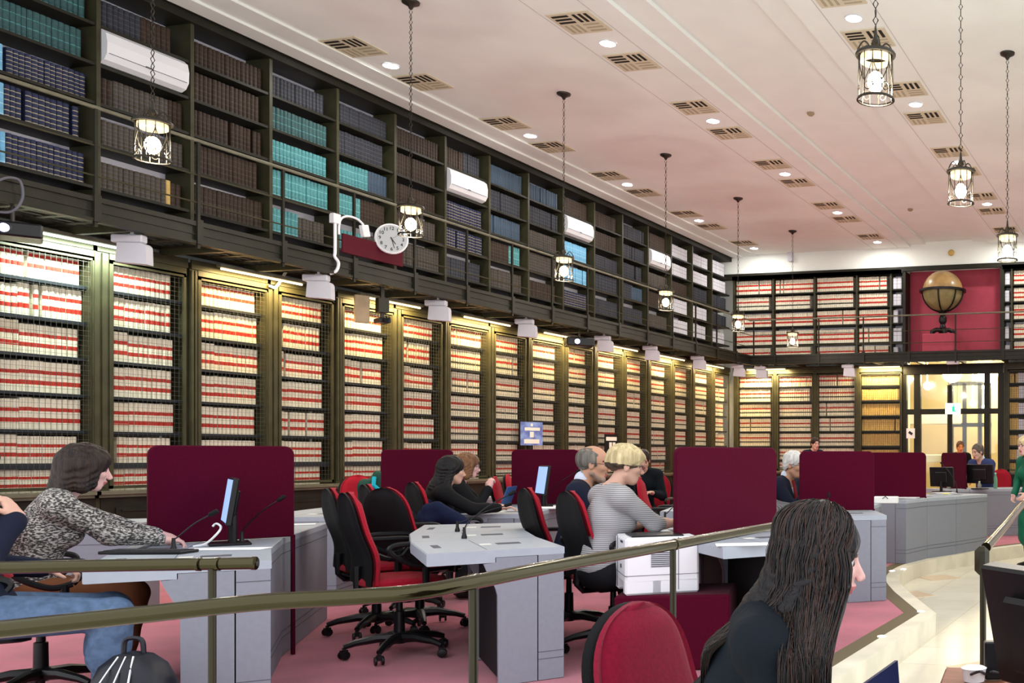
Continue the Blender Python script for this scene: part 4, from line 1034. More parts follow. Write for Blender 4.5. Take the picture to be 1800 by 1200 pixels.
# ------------------------------------------------------------------ foreground railings
def rail(P, r_, label, posts, collars=(), zbot=0.0, endcap=None):
    base=P[0]; r=empty('handrail',(0,0,0),0,label,'railing')
    b=MB(); b.tube(P,r_,16); b.build('pipe','brass',r,True)
    for q,d in collars:
        b=MB(); d=d.normalized(); b.tube([q-d*.006,q-d*.005,q+d*.005,q+d*.006],[r_*.98,r_*1.10,r_*1.10,r_*.98],16); b.build('collar','brass',r,True)
    for q,z0 in posts:
        b=MB(); b.tube([(q.x,q.y,z0),(q.x,q.y,q.z-r_*.5)],.0125,12); b.build('post','brass_post',r,True)
    return r
def rp(px,py,z): return pd(px,py,z)
P=catmull([rp(-420,1150,2.30),rp(0,1106,2.37),rp(230,1082,2.42),rp(450,1059,2.48),rp(620,1049,2.56),rp(735,1040,2.66),rp(840,1021,2.84),rp(1000,990,3.26),rp(1183,957,3.95),rp(1300,935,4.65),rp(1400,917,5.35)],8)
rail(P,.0215,'long dark brass handrail curving across the foreground',[(rp(832,1022,2.83),ZM),(rp(1183,957,3.95),ZM)],
 [(rp(835,1021.5,2.835),rp(840,1021,2.84)-rp(800,1029,2.76)),(rp(1186,956.5,3.96),rp(1200,954,4.03)-rp(1170,960,3.9))])
P=catmull([rp(-420,1006,3.30),rp(0,997.5,3.36),rp(200,993.5,3.40),rp(449,989.5,3.46)],6)
rail(P,.0215,'short straight brass handrail behind the long one at left',[(rp(373,992,3.44),0)],[(rp(384,991,3.44),rp(400,991,3.44)-rp(300,992,3.42)),(rp(447,989.6,3.46),rp(400,991,3.44)-rp(300,992,3.42)),(rp(350,991.5,3.43),rp(400,991,3.44)-rp(300,992,3.42))])
P=catmull([rp(1727,1005,3.75),rp(1716,990,3.75),rp(1717,972,3.78),rp(1733,962,3.9),rp(1765,926,4.7),rp(1805,880,6.3),rp(1850,845,8.5)],6)
P2=catmull([rp(1733,962,3.9),rp(1765,926,4.7),rp(1805,880,6.3),rp(1850,850,8.0)],6)
rr=rail(P2,.020,'brass handrail rising to the right edge with a rounded end',[(rp(1728,990,3.78),ZM)],[])
b=MB(); T=TR(rp(1726,985,3.78).x,rp(1726,985,3.78).y,rp(1726,985,3.78).z,math.radians(15)); b.rbox(-.028,.028,-.022,.022,-.055,.055,.018,T=T); b.build('end_scroll','brass_post',rr,True)
# ------------------------------------------------------------------ right foreground desk, monitor
p=pz(1662,1172,ZM+.74); A=math.radians(12)
r=empty('presidency_desk',(p.x,p.y,ZM),math.radians(0),'reddish wooden desk corner at the bottom right','desk')
b=MB(); b.rbox(0,1.0,-.9,0,.70,.74,.006,T=rz4(math.radians(8))); b.build('top','wood_red',r)
b=MB(); b.box(.03,.97,-.87,-.03,0,.70,T=rz4(math.radians(8))); b.build('body','wood_red',r)
mp=pd(1893,1190,2.55); mp.z=ZM+.74
r=empty('monitor',mp,math.radians(48),'large black monitor seen from behind at the right edge','monitor')
T=Matrix.Translation((0,0,.05))@Matrix.Rotation(math.radians(-12),4,'Y')
b=MB(); b.rbox(-.05,0,-.26,.26,.0,.33,.008,T=T); b.rbox(-.075,-.05,-.16,.16,.05,.26,.012,T=T); b.build('housing','black_plastic',r)
b=MB(); b.box(0,.002,-.245,.245,.015,.315,T=T); b.build('display','screen_blue',r)
b=MB(); b.rbox(-.12,.08,-.12,.12,0,.015,.004); b.tube([(-.06,0,.01),(-.07,0,.2)],.03,8); b.build('stand','black_plastic',r)
q=pz(1712,1196,ZM+.745); b=MB(); b.lathe([(.030,0),(.036,.035),(.038,.038),(.030,.042)],18,0,Matrix.Translation(q)); tag(b.build('coffee_cup','paper',None,True),'white round cup on the wooden desk corner','cup')
q=pz(1748,1192,ZM+.745); b=MB(); b.rbox(-.03,.03,-.02,.02,0,.11,.004,T=TR(q.x,q.y,q.z,.3)); tag(b.build('desk_phone','black_plastic'),'black upright device beside the white cup','device')
P=catmull([pz(1700,1188,ZM+.75),pz(1722,1180,ZM+.80),pz(1735,1186,ZM+.75),pz(1745,1180,ZM+.78),pz(1762,1185,ZM+.75)],5)
b=MB(); b.tube(P,.004,6); tag(b.build('black_cable','ink',None,True),'black cable on the wooden desk corner','cable')
mk('navy_lid',(0.008,0.012,0.045),.4)
# laptop lid in front of the long haired woman
a0=pd(1573,1160,2.30); a1=pd(1500,1212,2.15); a2=pd(1592,1225,2.35)
c=a0; r=empty('laptop',(a0.x,a0.y,a0.z-.16),math.radians(40),'navy laptop lid corner at the bottom in front of the long haired woman','laptop')
b=MB()
d1=(a1-a0); d2=Vector((0.012,0.0,-.16)); nrm=d1.cross(d2).normalized()*.008
o0=Vector((0,0,.16)); vs=[o0,o0+d1*2.2+Vector((0,0,0)),o0+d1*2.2+d2*1.4,o0+d2*1.4]; Ri=Matrix.Rotation(-math.radians(40),4,'Z')
vs=[Ri@v for v in vs]; nr=Ri@nrm
b.add([tuple(v) for v in vs]+[tuple(v+nr) for v in vs],[(0,1,2,3),(7,6,5,4),(0,4,5,1),(1,5,6,2),(2,6,7,3),(3,7,4,0)]); b.build('lid','navy_lid',r)
# backpack
q=W(235,4.35); r=empty('backpack',(q.x,q.y,0),math.radians(20),'black leather backpack with silver zips under the near left desk','backpack')
mk('leather',(0.005,0.006,0.012),0.42,bump=.3,bscale=25,spec=.35)
b=MB(); K=14
prof=[(.10,0.0,.155),(.115,.05,.17),(.12,.15,.17),(.115,.26,.155),(.09,.34,.12),(.05,.385,.07),(.01,.40,.01)]
n=22; vs=[]
for rx,z,ry in prof:
    for j in range(n):
        a=2*math.pi*j/n; ca,sa=math.cos(a),math.sin(a); vs.append((rx*math.copysign(abs(ca)**.7,ca)*(1+.03*math.sin(5*a+z*20)),ry*math.copysign(abs(sa)**.7,sa),z))
fs=[(i*n+j,i*n+(j+1)%n,(i+1)*n+(j+1)%n,(i+1)*n+j) for i in range(len(prof)-1) for j in range(n)]+[tuple(range(n))[::-1],tuple((len(prof)-1)*n+j for j in range(n))]
b.add(vs,fs,0,rz4(math.radians(-95))); b.build('body','leather',r,True)
for sgn in (-1,0,1):
    P=catmull([(-.03+.08*sgn,-.118,.12),(-.02+.07*sgn,-.128,.22),(.0+.05*sgn,-.108,.31),(.03*sgn,-.05,.385)],5)
    b=MB(); b.tube(P,.004,5); b.build('zip','silver',r,True)
b=MB(); b.tube(catmull([(-.04,0,.39),(-.03,0,.45),(.03,0,.45),(.04,0,.39)],5),.010,6); b.build('handle','leather',r,True)

q=W(802,7.0); r=empty('cardboard_box',(q.x,q.y,.50),math.radians(50),'brown cardboard box on a chair seat beside the central desk','box')
b=MB(); b.rbox(-.15,.15,-.12,.12,0.008,.19,.004); b.build('body','cardboard',r); b=MB(); b.box(-.151,.151,-.02,.02,.15,.1915); b.build('tape','ochre',r)
# ------------------------------------------------------------------ people: implicit surfaces -> one continuous mesh
class SDF:
    def __init__(s): s.p=[]
    def cone(s,a,ra,b,rb,k=.02,op='+'): s.p.append(('c',Vector(a),ra,Vector(b),rb,k,op)); return s
    def ell(s,c,r,R=None,k=.02,op='+'): s.p.append(('e',Vector(c),tuple(r),R,None,k,op)); return s
    def half(s,pt,n): s.p.append(('h',Vector(pt),Vector(n).normalized(),None,None,0,'-')); return s
    def mesh(s, name, res, disp=None, pad=.03):
        lo=np.full(3,1e9); hi=-lo.copy()
        for q in s.p:
            if q[6]!='+': continue
            if q[0]=='c': pts=[(q[1],q[2]),(q[3],q[4])]
            else: pts=[(q[1],max(q[2]))]
            for c,r in pts:
                c=np.array(c); lo=np.minimum(lo,c-r-pad); hi=np.maximum(hi,c+r+pad)
        N=np.ceil((hi-lo)/res).astype(int)+1
        ax=[lo[i]+np.arange(N[i])*res for i in range(3)]
        D=np.full(N,1.0,dtype=np.float32)
        for q in s.p:
            t,k,op=q[0],q[5],q[6]
            if t=='h':
                X=ax[0][:,None,None];Y=ax[1][None,:,None];Z=ax[2][None,None,:]
                n=q[2]; c=q[1]; h=(X-c.x)*n.x+(Y-c.y)*n.y+(Z-c.z)*n.z
                D=np.maximum(D,h.astype(np.float32)); continue
            if t=='c': P=[(q[1],q[2]),(q[3],q[4])]
            else: P=[(q[1],max(q[2]))]
            m=max(k,res)*2+res*3
            l=np.min([np.array(c)-r-m for c,r in P],0); u=np.max([np.array(c)+r+m for c,r in P],0)
            i0=np.clip(np.floor((l-lo)/res).astype(int),0,N-1); i1=np.clip(np.ceil((u-lo)/res).astype(int)+1,1,N)
            if (i1<=i0).any(): continue
            sl=tuple(slice(a,b) for a,b in zip(i0,i1))
            X=ax[0][sl[0]][:,None,None];Y=ax[1][sl[1]][None,:,None];Z=ax[2][sl[2]][None,None,:]
            if t=='c':
                a,b=q[1],q[3]; ba=b-a; L2=max(ba.dot(ba),1e-9)
                h=np.clip(((X-a.x)*ba.x+(Y-a.y)*ba.y+(Z-a.z)*ba.z)/L2,0,1)
                d=np.sqrt((X-a.x-ba.x*h)**2+(Y-a.y-ba.y*h)**2+(Z-a.z-ba.z*h)**2)-(q[2]+(q[4]-q[2])*h)
            else:
                c=q[1]; r=q[2]; R=q[3]; x,y,z=X-c.x,Y-c.y,Z-c.z
                if R is not None:
                    R=R.transposed(); x,y,z=(R[0][0]*x+R[0][1]*y+R[0][2]*z, R[1][0]*x+R[1][1]*y+R[1][2]*z, R[2][0]*x+R[2][1]*y+R[2][2]*z)
                k0=np.sqrt((x/r[0])**2+(y/r[1])**2+(z/r[2])**2); k1=np.sqrt((x/r[0]**2)**2+(y/r[1]**2)**2+(z/r[2]**2)**2)+1e-9
                d=k0*(k0-1)/k1
            d=d.astype(np.float32); E=D[sl]
            if op=='+':
                h=np.clip(k-np.abs(E-d),0,None)/max(k,1e-6); D[sl]=np.minimum(E,d)-h*h*k*.25
            else:
                h=np.clip(k-np.abs(E+d),0,None)/max(k,1e-6); D[sl]=np.maximum(E,-d)+h*h*k*.25
        if disp is not None:
            X=ax[0][:,None,None];Y=ax[1][None,:,None];Z=ax[2][None,None,:]
            D=D+disp(X,Y,Z).astype(np.float32)
        D[0]=D[-1]=1; D[:,0]=D[:,-1]=1; D[:,:,0]=D[:,:,-1]=1
        # surface nets
        I=D<0; C=np.zeros(np.array(D.shape)-1,dtype=np.int8)
        n0,n1,n2=C.shape
        for dx in (0,1):
            for dy in (0,1):
                for dz in (0,1): C+=I[dx:dx+n0,dy:dy+n1,dz:dz+n2]
        act=np.argwhere((C>0)&(C<8)); idx=np.full(C.shape,-1,dtype=np.int64); idx[tuple(act.T)]=np.arange(len(act))
        acc=np.zeros((len(act),3)); cnt=np.zeros(len(act)); co_=[(0,0,0),(1,0,0),(0,1,0),(1,1,0),(0,0,1),(1,0,1),(0,1,1),(1,1,1)]
        vals=[D[act[:,0]+c[0],act[:,1]+c[1],act[:,2]+c[2]] for c in co_]
        for a in range(8):
            for b_ in range(a+1,8):
                if sum(abs(co_[a][i]-co_[b_][i]) for i in range(3))!=1: continue
                va,vb=vals[a],vals[b_]; mk_=(va<0)!=(vb<0); t=np.where(mk_,va/(va-vb+1e-12),0)
                p=np.array(co_[a])[None]+t[:,None]*(np.array(co_[b_])-np.array(co_[a]))[None]
                acc[mk_]+=p[mk_]; cnt[mk_]+=1
        V=lo+(act+acc/cnt[:,None])*res
        Fs=[]
        for a in range(3):
            s0=[slice(None)]*3; s1=[slice(None)]*3; s0[a]=slice(0,-1); s1[a]=slice(1,None)
            e=np.argwhere(I[tuple(s0)]!=I[tuple(s1)]); b_,c_=(a+1)%3,(a+2)%3
            e=e[(e[:,b_]>0)&(e[:,c_]>0)]
            ins=I[tuple(e.T)]; q=[]
            for (db,dc) in ((-1,-1),(0,-1),(0,0),(-1,0)):
                f=e.copy(); f[:,b_]+=db; f[:,c_]+=dc; q.append(idx[tuple(f.T)])
            q=np.stack(q,1); q[~ins]=q[~ins][:,::-1]; Fs.append(q)
        Fs=np.concatenate(Fs); Fs=Fs[(Fs>=0).all(1)]
        me=bpy.data.meshes.new(name); me.vertices.add(len(V)); me.vertices.foreach_set('co',V.astype(np.float32).ravel())
        me.loops.add(len(Fs)*4); me.loops.foreach_set('vertex_index',Fs.ravel().astype(np.int32)); me.polygons.add(len(Fs))
        me.polygons.foreach_set('loop_start',(np.arange(len(Fs))*4).astype(np.int32)); me.polygons.foreach_set('loop_total',np.full(len(Fs),4,dtype=np.int32))
        me.polygons.foreach_set('use_smooth',np.ones(len(Fs),dtype=bool)); me.update(calc_edges=True)
        return me, V, Fs
def link(me,name,mats,parent=None):
    o=bpy.data.objects.new(name,me); COL.objects.link(o)
    for m in (mats if isinstance(mats,(list,tuple)) else [mats]): me.materials.append(M[m])
    if parent: o.parent=parent
    return o
def wrinkle(a=.004,f=28,ph=0):
    return lambda X,Y,Z: a*np.sin(f*(Z+.35*X)+3*np.sin(9*Y+ph)+2*np.sin(13*X+ph))*np.sin(11*Y+7*Z+ph)
def fabric(k,col,**kw):
    if k not in M: mk(k,col,kw.pop('rough',.85),spec=.15,**kw)
    return k
mk('skin',(0.62,0.37,0.28),.5,bump=.04,bscale=90); mk('skin_pink',(0.68,0.40,0.36),.5); mk('skin_tan',(0.52,0.28,0.18),.5)
mk('lip',(0.42,0.12,0.12),.4); mk('brow',(0.07,0.045,0.03),.8); mk('eye_white',(.55,.52,.50),.3); mk('iris',(.05,.035,.025),.2)
def hair_mat(k,col,col2): mk(k,col,.42,bump=.9,bscale=70,col2=col2,vscale=26,stretch=(1.6,1.6,.12),spec=.22); 
hair_mat('hair_brown',(.035,.020,.014),(.010,.006,.005)); hair_mat('hair_auburn',(.22,.10,.045),(.10,.045,.02)); hair_mat('hair_black',(.010,.008,.009),(.003,.002,.003))
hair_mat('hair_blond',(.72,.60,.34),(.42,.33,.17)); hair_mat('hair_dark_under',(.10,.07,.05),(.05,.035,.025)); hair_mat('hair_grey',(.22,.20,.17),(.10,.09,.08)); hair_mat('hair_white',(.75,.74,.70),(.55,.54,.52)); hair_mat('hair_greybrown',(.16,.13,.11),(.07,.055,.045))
def tweed():
    m=bpy.data.materials.new('tweed'); m.use_nodes=True; nt=m.node_tree; b=nt.nodes['Principled BSDF']; b.inputs['Roughness'].default_value=.95
    tc=nt.nodes.new('ShaderNodeTexCoord'); mp=nt.nodes.new('ShaderNodeMapping'); mp.inputs['Scale'].default_value=(1,1,2.2); mp.inputs['Rotation'].default_value=(0,.5,0)
    n=nt.nodes.new('ShaderNodeTexNoise'); n.inputs['Scale'].default_value=70; n.inputs['Detail'].default_value=3; r=nt.nodes.new('ShaderNodeValToRGB')
    r.color_ramp.elements[0].position=.46; r.color_ramp.elements[0].color=(.035,.032,.032,1); r.color_ramp.elements[1].position=.60; r.color_ramp.elements[1].color=(.50,.47,.43,1)
    bp_=nt.nodes.new('ShaderNodeBump'); bp_.inputs['Strength'].default_value=.5; bp_.inputs['Distance'].default_value=.01
    nt.links.new(tc.outputs['Object'],mp.inputs[0]); nt.links.new(mp.outputs[0],n.inputs[0]); nt.links.new(n.outputs[0],r.inputs[0]); nt.links.new(r.outputs[0],b.inputs['Base Color']); nt.links.new(n.outputs[0],bp_.inputs['Height']); nt.links.new(bp_.outputs[0],b.inputs['Normal'])
    M['tweed']=m
tweed()
def striped(k,c1,c2,scale,vert=False):
    m=bpy.data.materials.new(k); m.use_nodes=True; nt=m.node_tree; b=nt.nodes['Principled BSDF']; b.inputs['Roughness'].default_value=.85
    tc=nt.nodes.new('ShaderNodeTexCoord'); wv=nt.nodes.new('ShaderNodeTexWave'); wv.bands_direction='Y' if vert else 'Z'; wv.inputs['Scale'].default_value=scale; wv.inputs['Distortion'].default_value=.6; wv.inputs['Detail Scale'].default_value=1
    r=nt.nodes.new('ShaderNodeValToRGB'); r.color_ramp.elements[0].position=.25; r.color_ramp.elements[0].color=(*c2,1); r.color_ramp.elements[1].position=.45; r.color_ramp.elements[1].color=(*c1,1)
    nt.links.new(tc.outputs['Object'],wv.inputs[0]); nt.links.new(wv.outputs[0],r.inputs[0]); nt.links.new(r.outputs[0],b.inputs['Base Color']); M[k]=m
striped('knit_stripes',(.42,.42,.43),(.19,.18,.19),26); striped('pinstripe',(.05,.05,.055),(.14,.14,.15),20,True); striped('shirt_stripe',(.62,.70,.85),(.40,.50,.72),22,True)
fabric('navy_suit',(.009,.012,.028),bump=.15,bscale=60); fabric('blue_suit',(.035,.050,.15),bump=.15,bscale=60); fabric('black_cloth',(.008,.008,.009),bump=.15,bscale=50); fabric('dark_navy',(.005,.008,.012),bump=.3,bscale=40)
fabric('denim',(.10,.16,.27),var=.3,vscale=30,bump=.2,bscale=200); fabric('dark_trousers',(.012,.012,.015)); fabric('rust_trousers',(.20,.075,.035)); fabric('green_dress',(.006,.10,.055),rough=.6,bump=.2,bscale=40)
fabric('white_shirt',(.62,.68,.80)); fabric('red_tie',(.25,.02,.03)); fabric('navy_jacket',(.007,.012,.040),bump=.3,bscale=50); fabric('green_coat',(.015,.055,.045),bump=.3,bscale=40); fabric('turquoise',(.02,.45,.60)); fabric('shoe',(.015,.012,.010),rough=.4); mk('glasses',(.02,.02,.025),.3); fabric('orange_lit_skin',(.75,.30,.10))  # last one: orange light on a face, put into the skin colour
def ik(s,t,l1,l2,pole):
    d=t-s; L=min(d.length,(l1+l2)*.995); n=d.normalized(); a=(l1*l1-l2*l2+L*L)/(2*L); h=math.sqrt(max(0,l1*l1-a*a)); p=pole-n*pole.dot(n); p.normalize()
    return s+n*a+p*h, s+n*L
def hand(sd,wr,dirv,back,side,curl=.35,sc=1.0,sp=.0,point=False):
    x=dirv.normalized(); z=(back-x*back.dot(x)).normalized(); y=z.cross(x)*side   # y towards the thumb side
    R=Matrix((x,y,z)).transposed()
    P=lambda a,b_,c: wr+(x*a+y*b_+z*c)*sc
    sd.ell(P(.045,0,0),(.052*sc,.040*sc,.017*sc),R,k=.012)
    sd.cone(P(.0,0,0),.024*sc,P(.04,0,0),.022*sc,k=.015)
    for i,(yy,L) in enumerate(((.029,.072),(.010,.082),(-.010,.076),(-.028,.060))):
        c=curl*(1+.12*i); a=P(.082-.004*abs(i-1),yy,.002); ang=-c*.6; q=a
        for j,(f,r_) in enumerate(((.45,.0085),(.32,.0078),(.23,.0070))):
            if point and i==0: ang=-.1*j
            n=q+(x*math.cos(ang)+z*math.sin(ang)+y*(yy*2.2+sp)*.5)*L*f*sc
            sd.cone(q,r_*sc,n,(r_-.0007)*sc,k=.004); q=n; ang-=c
    a=P(.018,.030,-.004); m_=a+(x*.62+y*.62-z*.30).normalized()*.042*sc; e=m_+(x*.85+y*.15-z*.35).normalized()*.032*sc
    sd.cone(a,.013*sc,m_,.0098*sc,k=.010); sd.cone(m_,.0095*sc,e,.0078*sc,k=.004)
def Rxyz(yaw,pitch,roll=0): return Matrix.Rotation(yaw,3,'Z')@Matrix.Rotation(pitch,3,'Y')@Matrix.Rotation(roll,3,'X')
def make_person(name_label, base, ang, seat=.50, lean=.12, yaw=0, pitch=.1, hL=None, hR=None, res=.007, top='navy_suit', bottom='dark_trousers', skin='skin',
        hair='hair_brown', style='short', female=False, standing=False, sleeves='long', glasses=False, shirt=None, tie=False, scale=1.0, curl=.4, neckx=.03,
        bald=False, beard=False, legs=True, collar=None, shoulder=.185, clasp=None, foot=(.38,.10), topmat2=None, shx=0, mouthy=0, grp=None, hbackL=None, hbackR=None, hdirL=None, hdirR=None, elbL=None, elbR=None):
    V=Vector; w=.93 if female else 1.0
    Pz=(.90 if standing else seat+.10); P=V((0,0,Pz)); u=V((math.sin(lean),0,math.cos(lean)))
    N=P+u*.50+V((shx,0,0)); C=P+u*.32+V((shx*.6,0,0)); Wst=P+u*.14
    SL=P+u*.455+V((.0+shx,shoulder*w,0)); SR=P+u*.455+V((0+shx,-shoulder*w,0))
    HR=Rxyz(yaw,pitch); H=N+V((neckx,0,.02))+HR@V((.035,0,.135)); hs=.98 if female else 1.02
    hp=lambda x,y,z: H+(HR@V((x,y,z)))*hs
    Rl=Matrix.Rotation(lean,3,'Y')
    body=SDF()
    body.ell(P,(.115,.160*w,.105),None,k=.03); body.ell(Wst,(.095,.130*w,.13),Rl,k=.05); body.ell(C,(.105,.155*w,.16),Rl,k=.05)
    if female: body.ell(C+V((.085,.07,-.02)),(.06,.065,.06),k=.04); body.ell(C+V((.085,-.07,-.02)),(.06,.065,.06),k=.04)
    body.cone(SL*.86+SR*.14,.058,SR*.86+SL*.14,.058,k=.05); body.cone(N-u*.02,.062*w,H+HR@V((-.02,0,-.06)),.050*w,k=.03)
    body.cone(N+V((-.01,.03,0)),.045,SL+V((0,-.02,.0)),.048,k=.04); body.cone(N+V((-.01,-.03,0)),.045,SR+V((0,.02,0)),.048,k=.04)
    arms=[]
    for side,S_,t,bk,dr,el in ((1,SL,hL,hbackL,hdirL,elbL),(-1,SR,hR,hbackR,hdirR,elbR)):
        if t is None: t=(V((.34,.14*side,Pz+.13)) if not standing else V((.05,.26*side,Pz-.06)))
        t=V(t); pole=V((-.3,.55*side,-1)) if el is None else V(el); E_,Wr=ik(S_,t,.285*w,.25*w,pole); arms.append((side,S_,E_,Wr))
        body.cone(S_,.050*w,E_,.038*w,k=.02); body.cone(E_,.040*w,Wr,.025*w,k=.012)
        body.cone(E_,.040*w,E_.lerp(Wr,.35),.039*w,k=.015)
        d=(Wr-E_).normalized(); hand(body,Wr,V(dr) if dr else d, V(bk) if bk else V((0,0,1)) if not standing else V((0,side,0)), -side, curl, .93 if female else 1.0)
    LG=[]
    for side in (1,-1):
        hpj=P+V((.02,.088*side,-.02)); kn=V((.43,.115*side,seat+.055)) if not standing else V((.03,.09*side,.48)); an=V((foot[0],foot[1]*side,.085)) if not standing else V((-.01,.09*side,.09)); to=an+V((.15,.02*side,-.045))
        LG.append((hpj,kn,an,to)); body.cone(hpj,.082,kn,.056,k=.03); body.cone(kn,.056,an,.036,k=.02); body.cone(kn,.050,kn.lerp(an,.35)+V((-.02,0,0)),.053,k=.02)
        body.cone(an,.036,to,.028,k=.02); body.cone(an+V((-.04,0,-.04)),.030,to,.028,k=.02)
    # head
    body.ell(hp(-.012,0,.035),(.097*hs,.075*hs,.090*hs),HR,k=.01); body.ell(hp(.028,0,-.030),(.064*hs,.056*hs,.080*hs),HR,k=.02)
    body.cone(hp(.055,.018,-.092),.022*hs,hp(.055,-.018,-.092),.022*hs,k=.03); body.cone(hp(.0,.045,-.055),.022*hs,hp(.05,.018,-.088),.018*hs,k=.02); body.cone(hp(.0,-.045,-.055),.022*hs,hp(.05,-.018,-.088),.018*hs,k=.02)
    body.cone(hp(.072,.030,.022),.012*hs,hp(.072,-.030,.022),.012*hs,k=.015)
    for s_ in (1,-1): body.ell(hp(.060,.038*s_,-.020),(.022*hs,.020*hs,.018*hs),HR,k=.02)
    for s_ in (1,-1): body.ell(hp(.093,.031*s_,.004),(.017*hs,.016*hs,.011*hs),HR,k=.014,op='-')
    body.cone(hp(.082,0,.012),.0085*hs,hp(.110,0,-.030),.0105*hs,k=.010); body.cone(hp(.103,.009,-.036),.0075*hs,hp(.103,-.009,-.036),.0075*hs,k=.006)
    body.cone(hp(.086,.016,-.061),.0065*hs,hp(.092,0,-.057),.0078*hs,k=.006); body.cone(hp(.086,-.016,-.061),.0065*hs,hp(.092,0,-.057),.0078*hs,k=.006)
    body.cone(hp(.084,.014,-.071),.007*hs,hp(.084,-.014,-.071),.007*hs,k=.006)
    for s_ in (1,-1):
        body.ell(hp(-.006,.076*s_,-.008),(.019*hs,.009*hs,.031*hs),HR,k=.008); body.ell(hp(-.002,.086*s_,-.004),(.009*hs,.006*hs,.016*hs),HR,k=.006,op='-')
    me,Vv,Ff=body.mesh('person',res)
    o=link(me,'person',[skin,'lip','brow']); o.location=base; o.rotation_euler=(0,0,ang); o.scale=(scale,)*3
    tag(o,name_label,'person',grp)
    cen=Vv[Ff].mean(1); Hn=np.array(H); Rn=np.array(HR); L=(cen-Hn)@Rn/hs; mi=np.zeros(len(Ff),dtype=np.int32)
    mi[(np.abs(L[:,1])<.024)&(L[:,0]>.079)&(np.abs(L[:,2]+.0655)<.0115)]=1
    mi[(np.abs(np.abs(L[:,1])-.032)<.019)&(L[:,0]>.06)&(np.abs(L[:,2]-.026+.0*L[:,1])<.0050)]=2
    me.polygons.foreach_set('material_index',mi)
    for s_ in (1,-1):
        b=MB(); b.sphere((0,0,0),.0115*hs,12); b.m=[0]*len(b.f); e=b.build('eye',['eye_white','iris'],o,True)
        c=hp(.0715,.031*s_,.004); e.location=c; e.rotation_euler=(HR@Matrix.Rotation(math.pi/2,3,'Y')).to_euler()
        for p in e.data.polygons:
            q=sum((e.data.vertices[i].co for i in p.vertices),V())/len(p.vertices)
            if q.z>.0070*hs: p.material_index=1
    # clothing
    if top:
        g=.016; t_=SDF(); t_.ell(P+u*.02,(.13,.172*w,.12),None,k=.04); t_.ell(Wst,(.118,.150*w,.14),Rl,k=.05); t_.ell(C,(.125,.172*w,.17),Rl,k=.05)
        if female: t_.ell(C+V((.085,.07,-.02)),(.07,.075,.07),k=.05); t_.ell(C+V((.085,-.07,-.02)),(.07,.075,.07),k=.05)
        t_.cone(SL*.9+SR*.1,.072,SR*.9+SL*.1,.072,k=.05)
        t_.cone(N+V((-.012,.035,-.008)),.058,SL,.062,k=.04); t_.cone(N+V((-.012,-.035,-.008)),.058,SR,.062,k=.04)
        for side,S_,E_,Wr in arms:
            fr=.93 if sleeves=='long' else (.30 if sleeves=='elbow' else .6)
            t_.cone(S_,.068*w,E_,.056*w,k=.03)
            if sleeves!='short': t_.cone(E_,.056*w,E_.lerp(Wr,fr-.10),.044*w,k=.025)
            if sleeves=='long': t_.cone(E_.lerp(Wr,fr-.12),.042*w,E_.lerp(Wr,fr-.02),.040*w,k=.01)
        if standing: # dress skirt
            t_.cone(P,.16,V((0,0,.62)),.19,k=.05); t_.cone(V((0,0,.62)),.19,V((0,0,.45)),.20,k=.03)
        nk=H+HR@V((-.02,0,-.06))
        t_.cone(N+V((.012,0,.02)),.062*w if not (female and not collar) else .075,nk+V((.04,0,.05)),.055*w,k=.008,op='-')
        if shirt or (female and top in('knit_stripes','black_cloth')): t_.cone(N+V((.09,0,.0)),.050,N+V((.085,0,-.05)) if not shirt else N+u*-.26+V((.17,0,0)),.055 if not shirt else .018,k=.01,op='-')
        m2,_,_=t_.mesh('top',max(res,.006),wrinkle(.0035 if top!='knit_stripes' else .002)); link(m2,{'knit_stripes':'knitted_top','green_dress':'dress','black_cloth':'black_top'}.get(top,'jacket'),top,o)
        if shirt:
            t2=SDF(); t2.ell(Wst,(.108,.140*w,.14),Rl,k=.05); t2.ell(C,(.114,.162*w,.165),Rl,k=.05); t2.cone(N+V((0,0,-.02)),.066,N+V((.012,0,.045)),.062,k=.02); t2.cone(N+V((.0,0,.0)),.052,nk+V((.03,0,.05)),.048,k=.004,op='-')
            for side,S_,E_,Wr in arms: t2.cone(E_.lerp(Wr,.80),.034,E_.lerp(Wr,.96),.033,k=.01)
            m3,_,_=t2.mesh('shirt',.007); link(m3,'shirt',shirt,o)
        if tie:
            b=MB(); q0=N+V((.075,0,.0)); q1=C+V((.135,0,-.02)); q2=Wst+V((.135,0,0)); b.tube([q0,q0+V((.01,0,-.03)),q1,q2],[.016,.013,.022,.026],8); b.build('tie','red_tie',o,True)
    if bottom and legs:
        t3=SDF(); t3.ell(P+V((0,0,-.01)),(.125,.168*w,.115),k=.04)
        for hpj,kn,an,to in LG: t3.cone(hpj,.096,kn,.070,k=.03); t3.cone(kn,.072,an+V((0,0,.02)),.055,k=.02); t3.cone(kn,.070,kn.lerp(an,.45)+V((-.02,0,0)),.070,k=.03)
        m4,_,_=t3.mesh('trousers',max(res,.008),wrinkle(.003,40,1)); link(m4,'trousers' if not standing else 'stockings',bottom,o)
        for hpj,kn,an,to in LG:
            t4=SDF(); t4.cone(an+V((-.03,0,-.035)),.042,to,.036,k=.02); t4.cone(an+V((0,0,-.01)),.042,to,.034,k=.02); t4.half((0,0,.006),(0,0,-1)); m5,_,_=t4.mesh('shoe',.009); link(m5,'shoe','shoe',o)
    # hair
    h=SDF(); hg=.014
    def face_cut(x0=.055,z0=.05): 
        h.ell(hp(.115,0,-.045),(.075*hs,.085*hs,.100*hs),HR,k=.012,op='-')
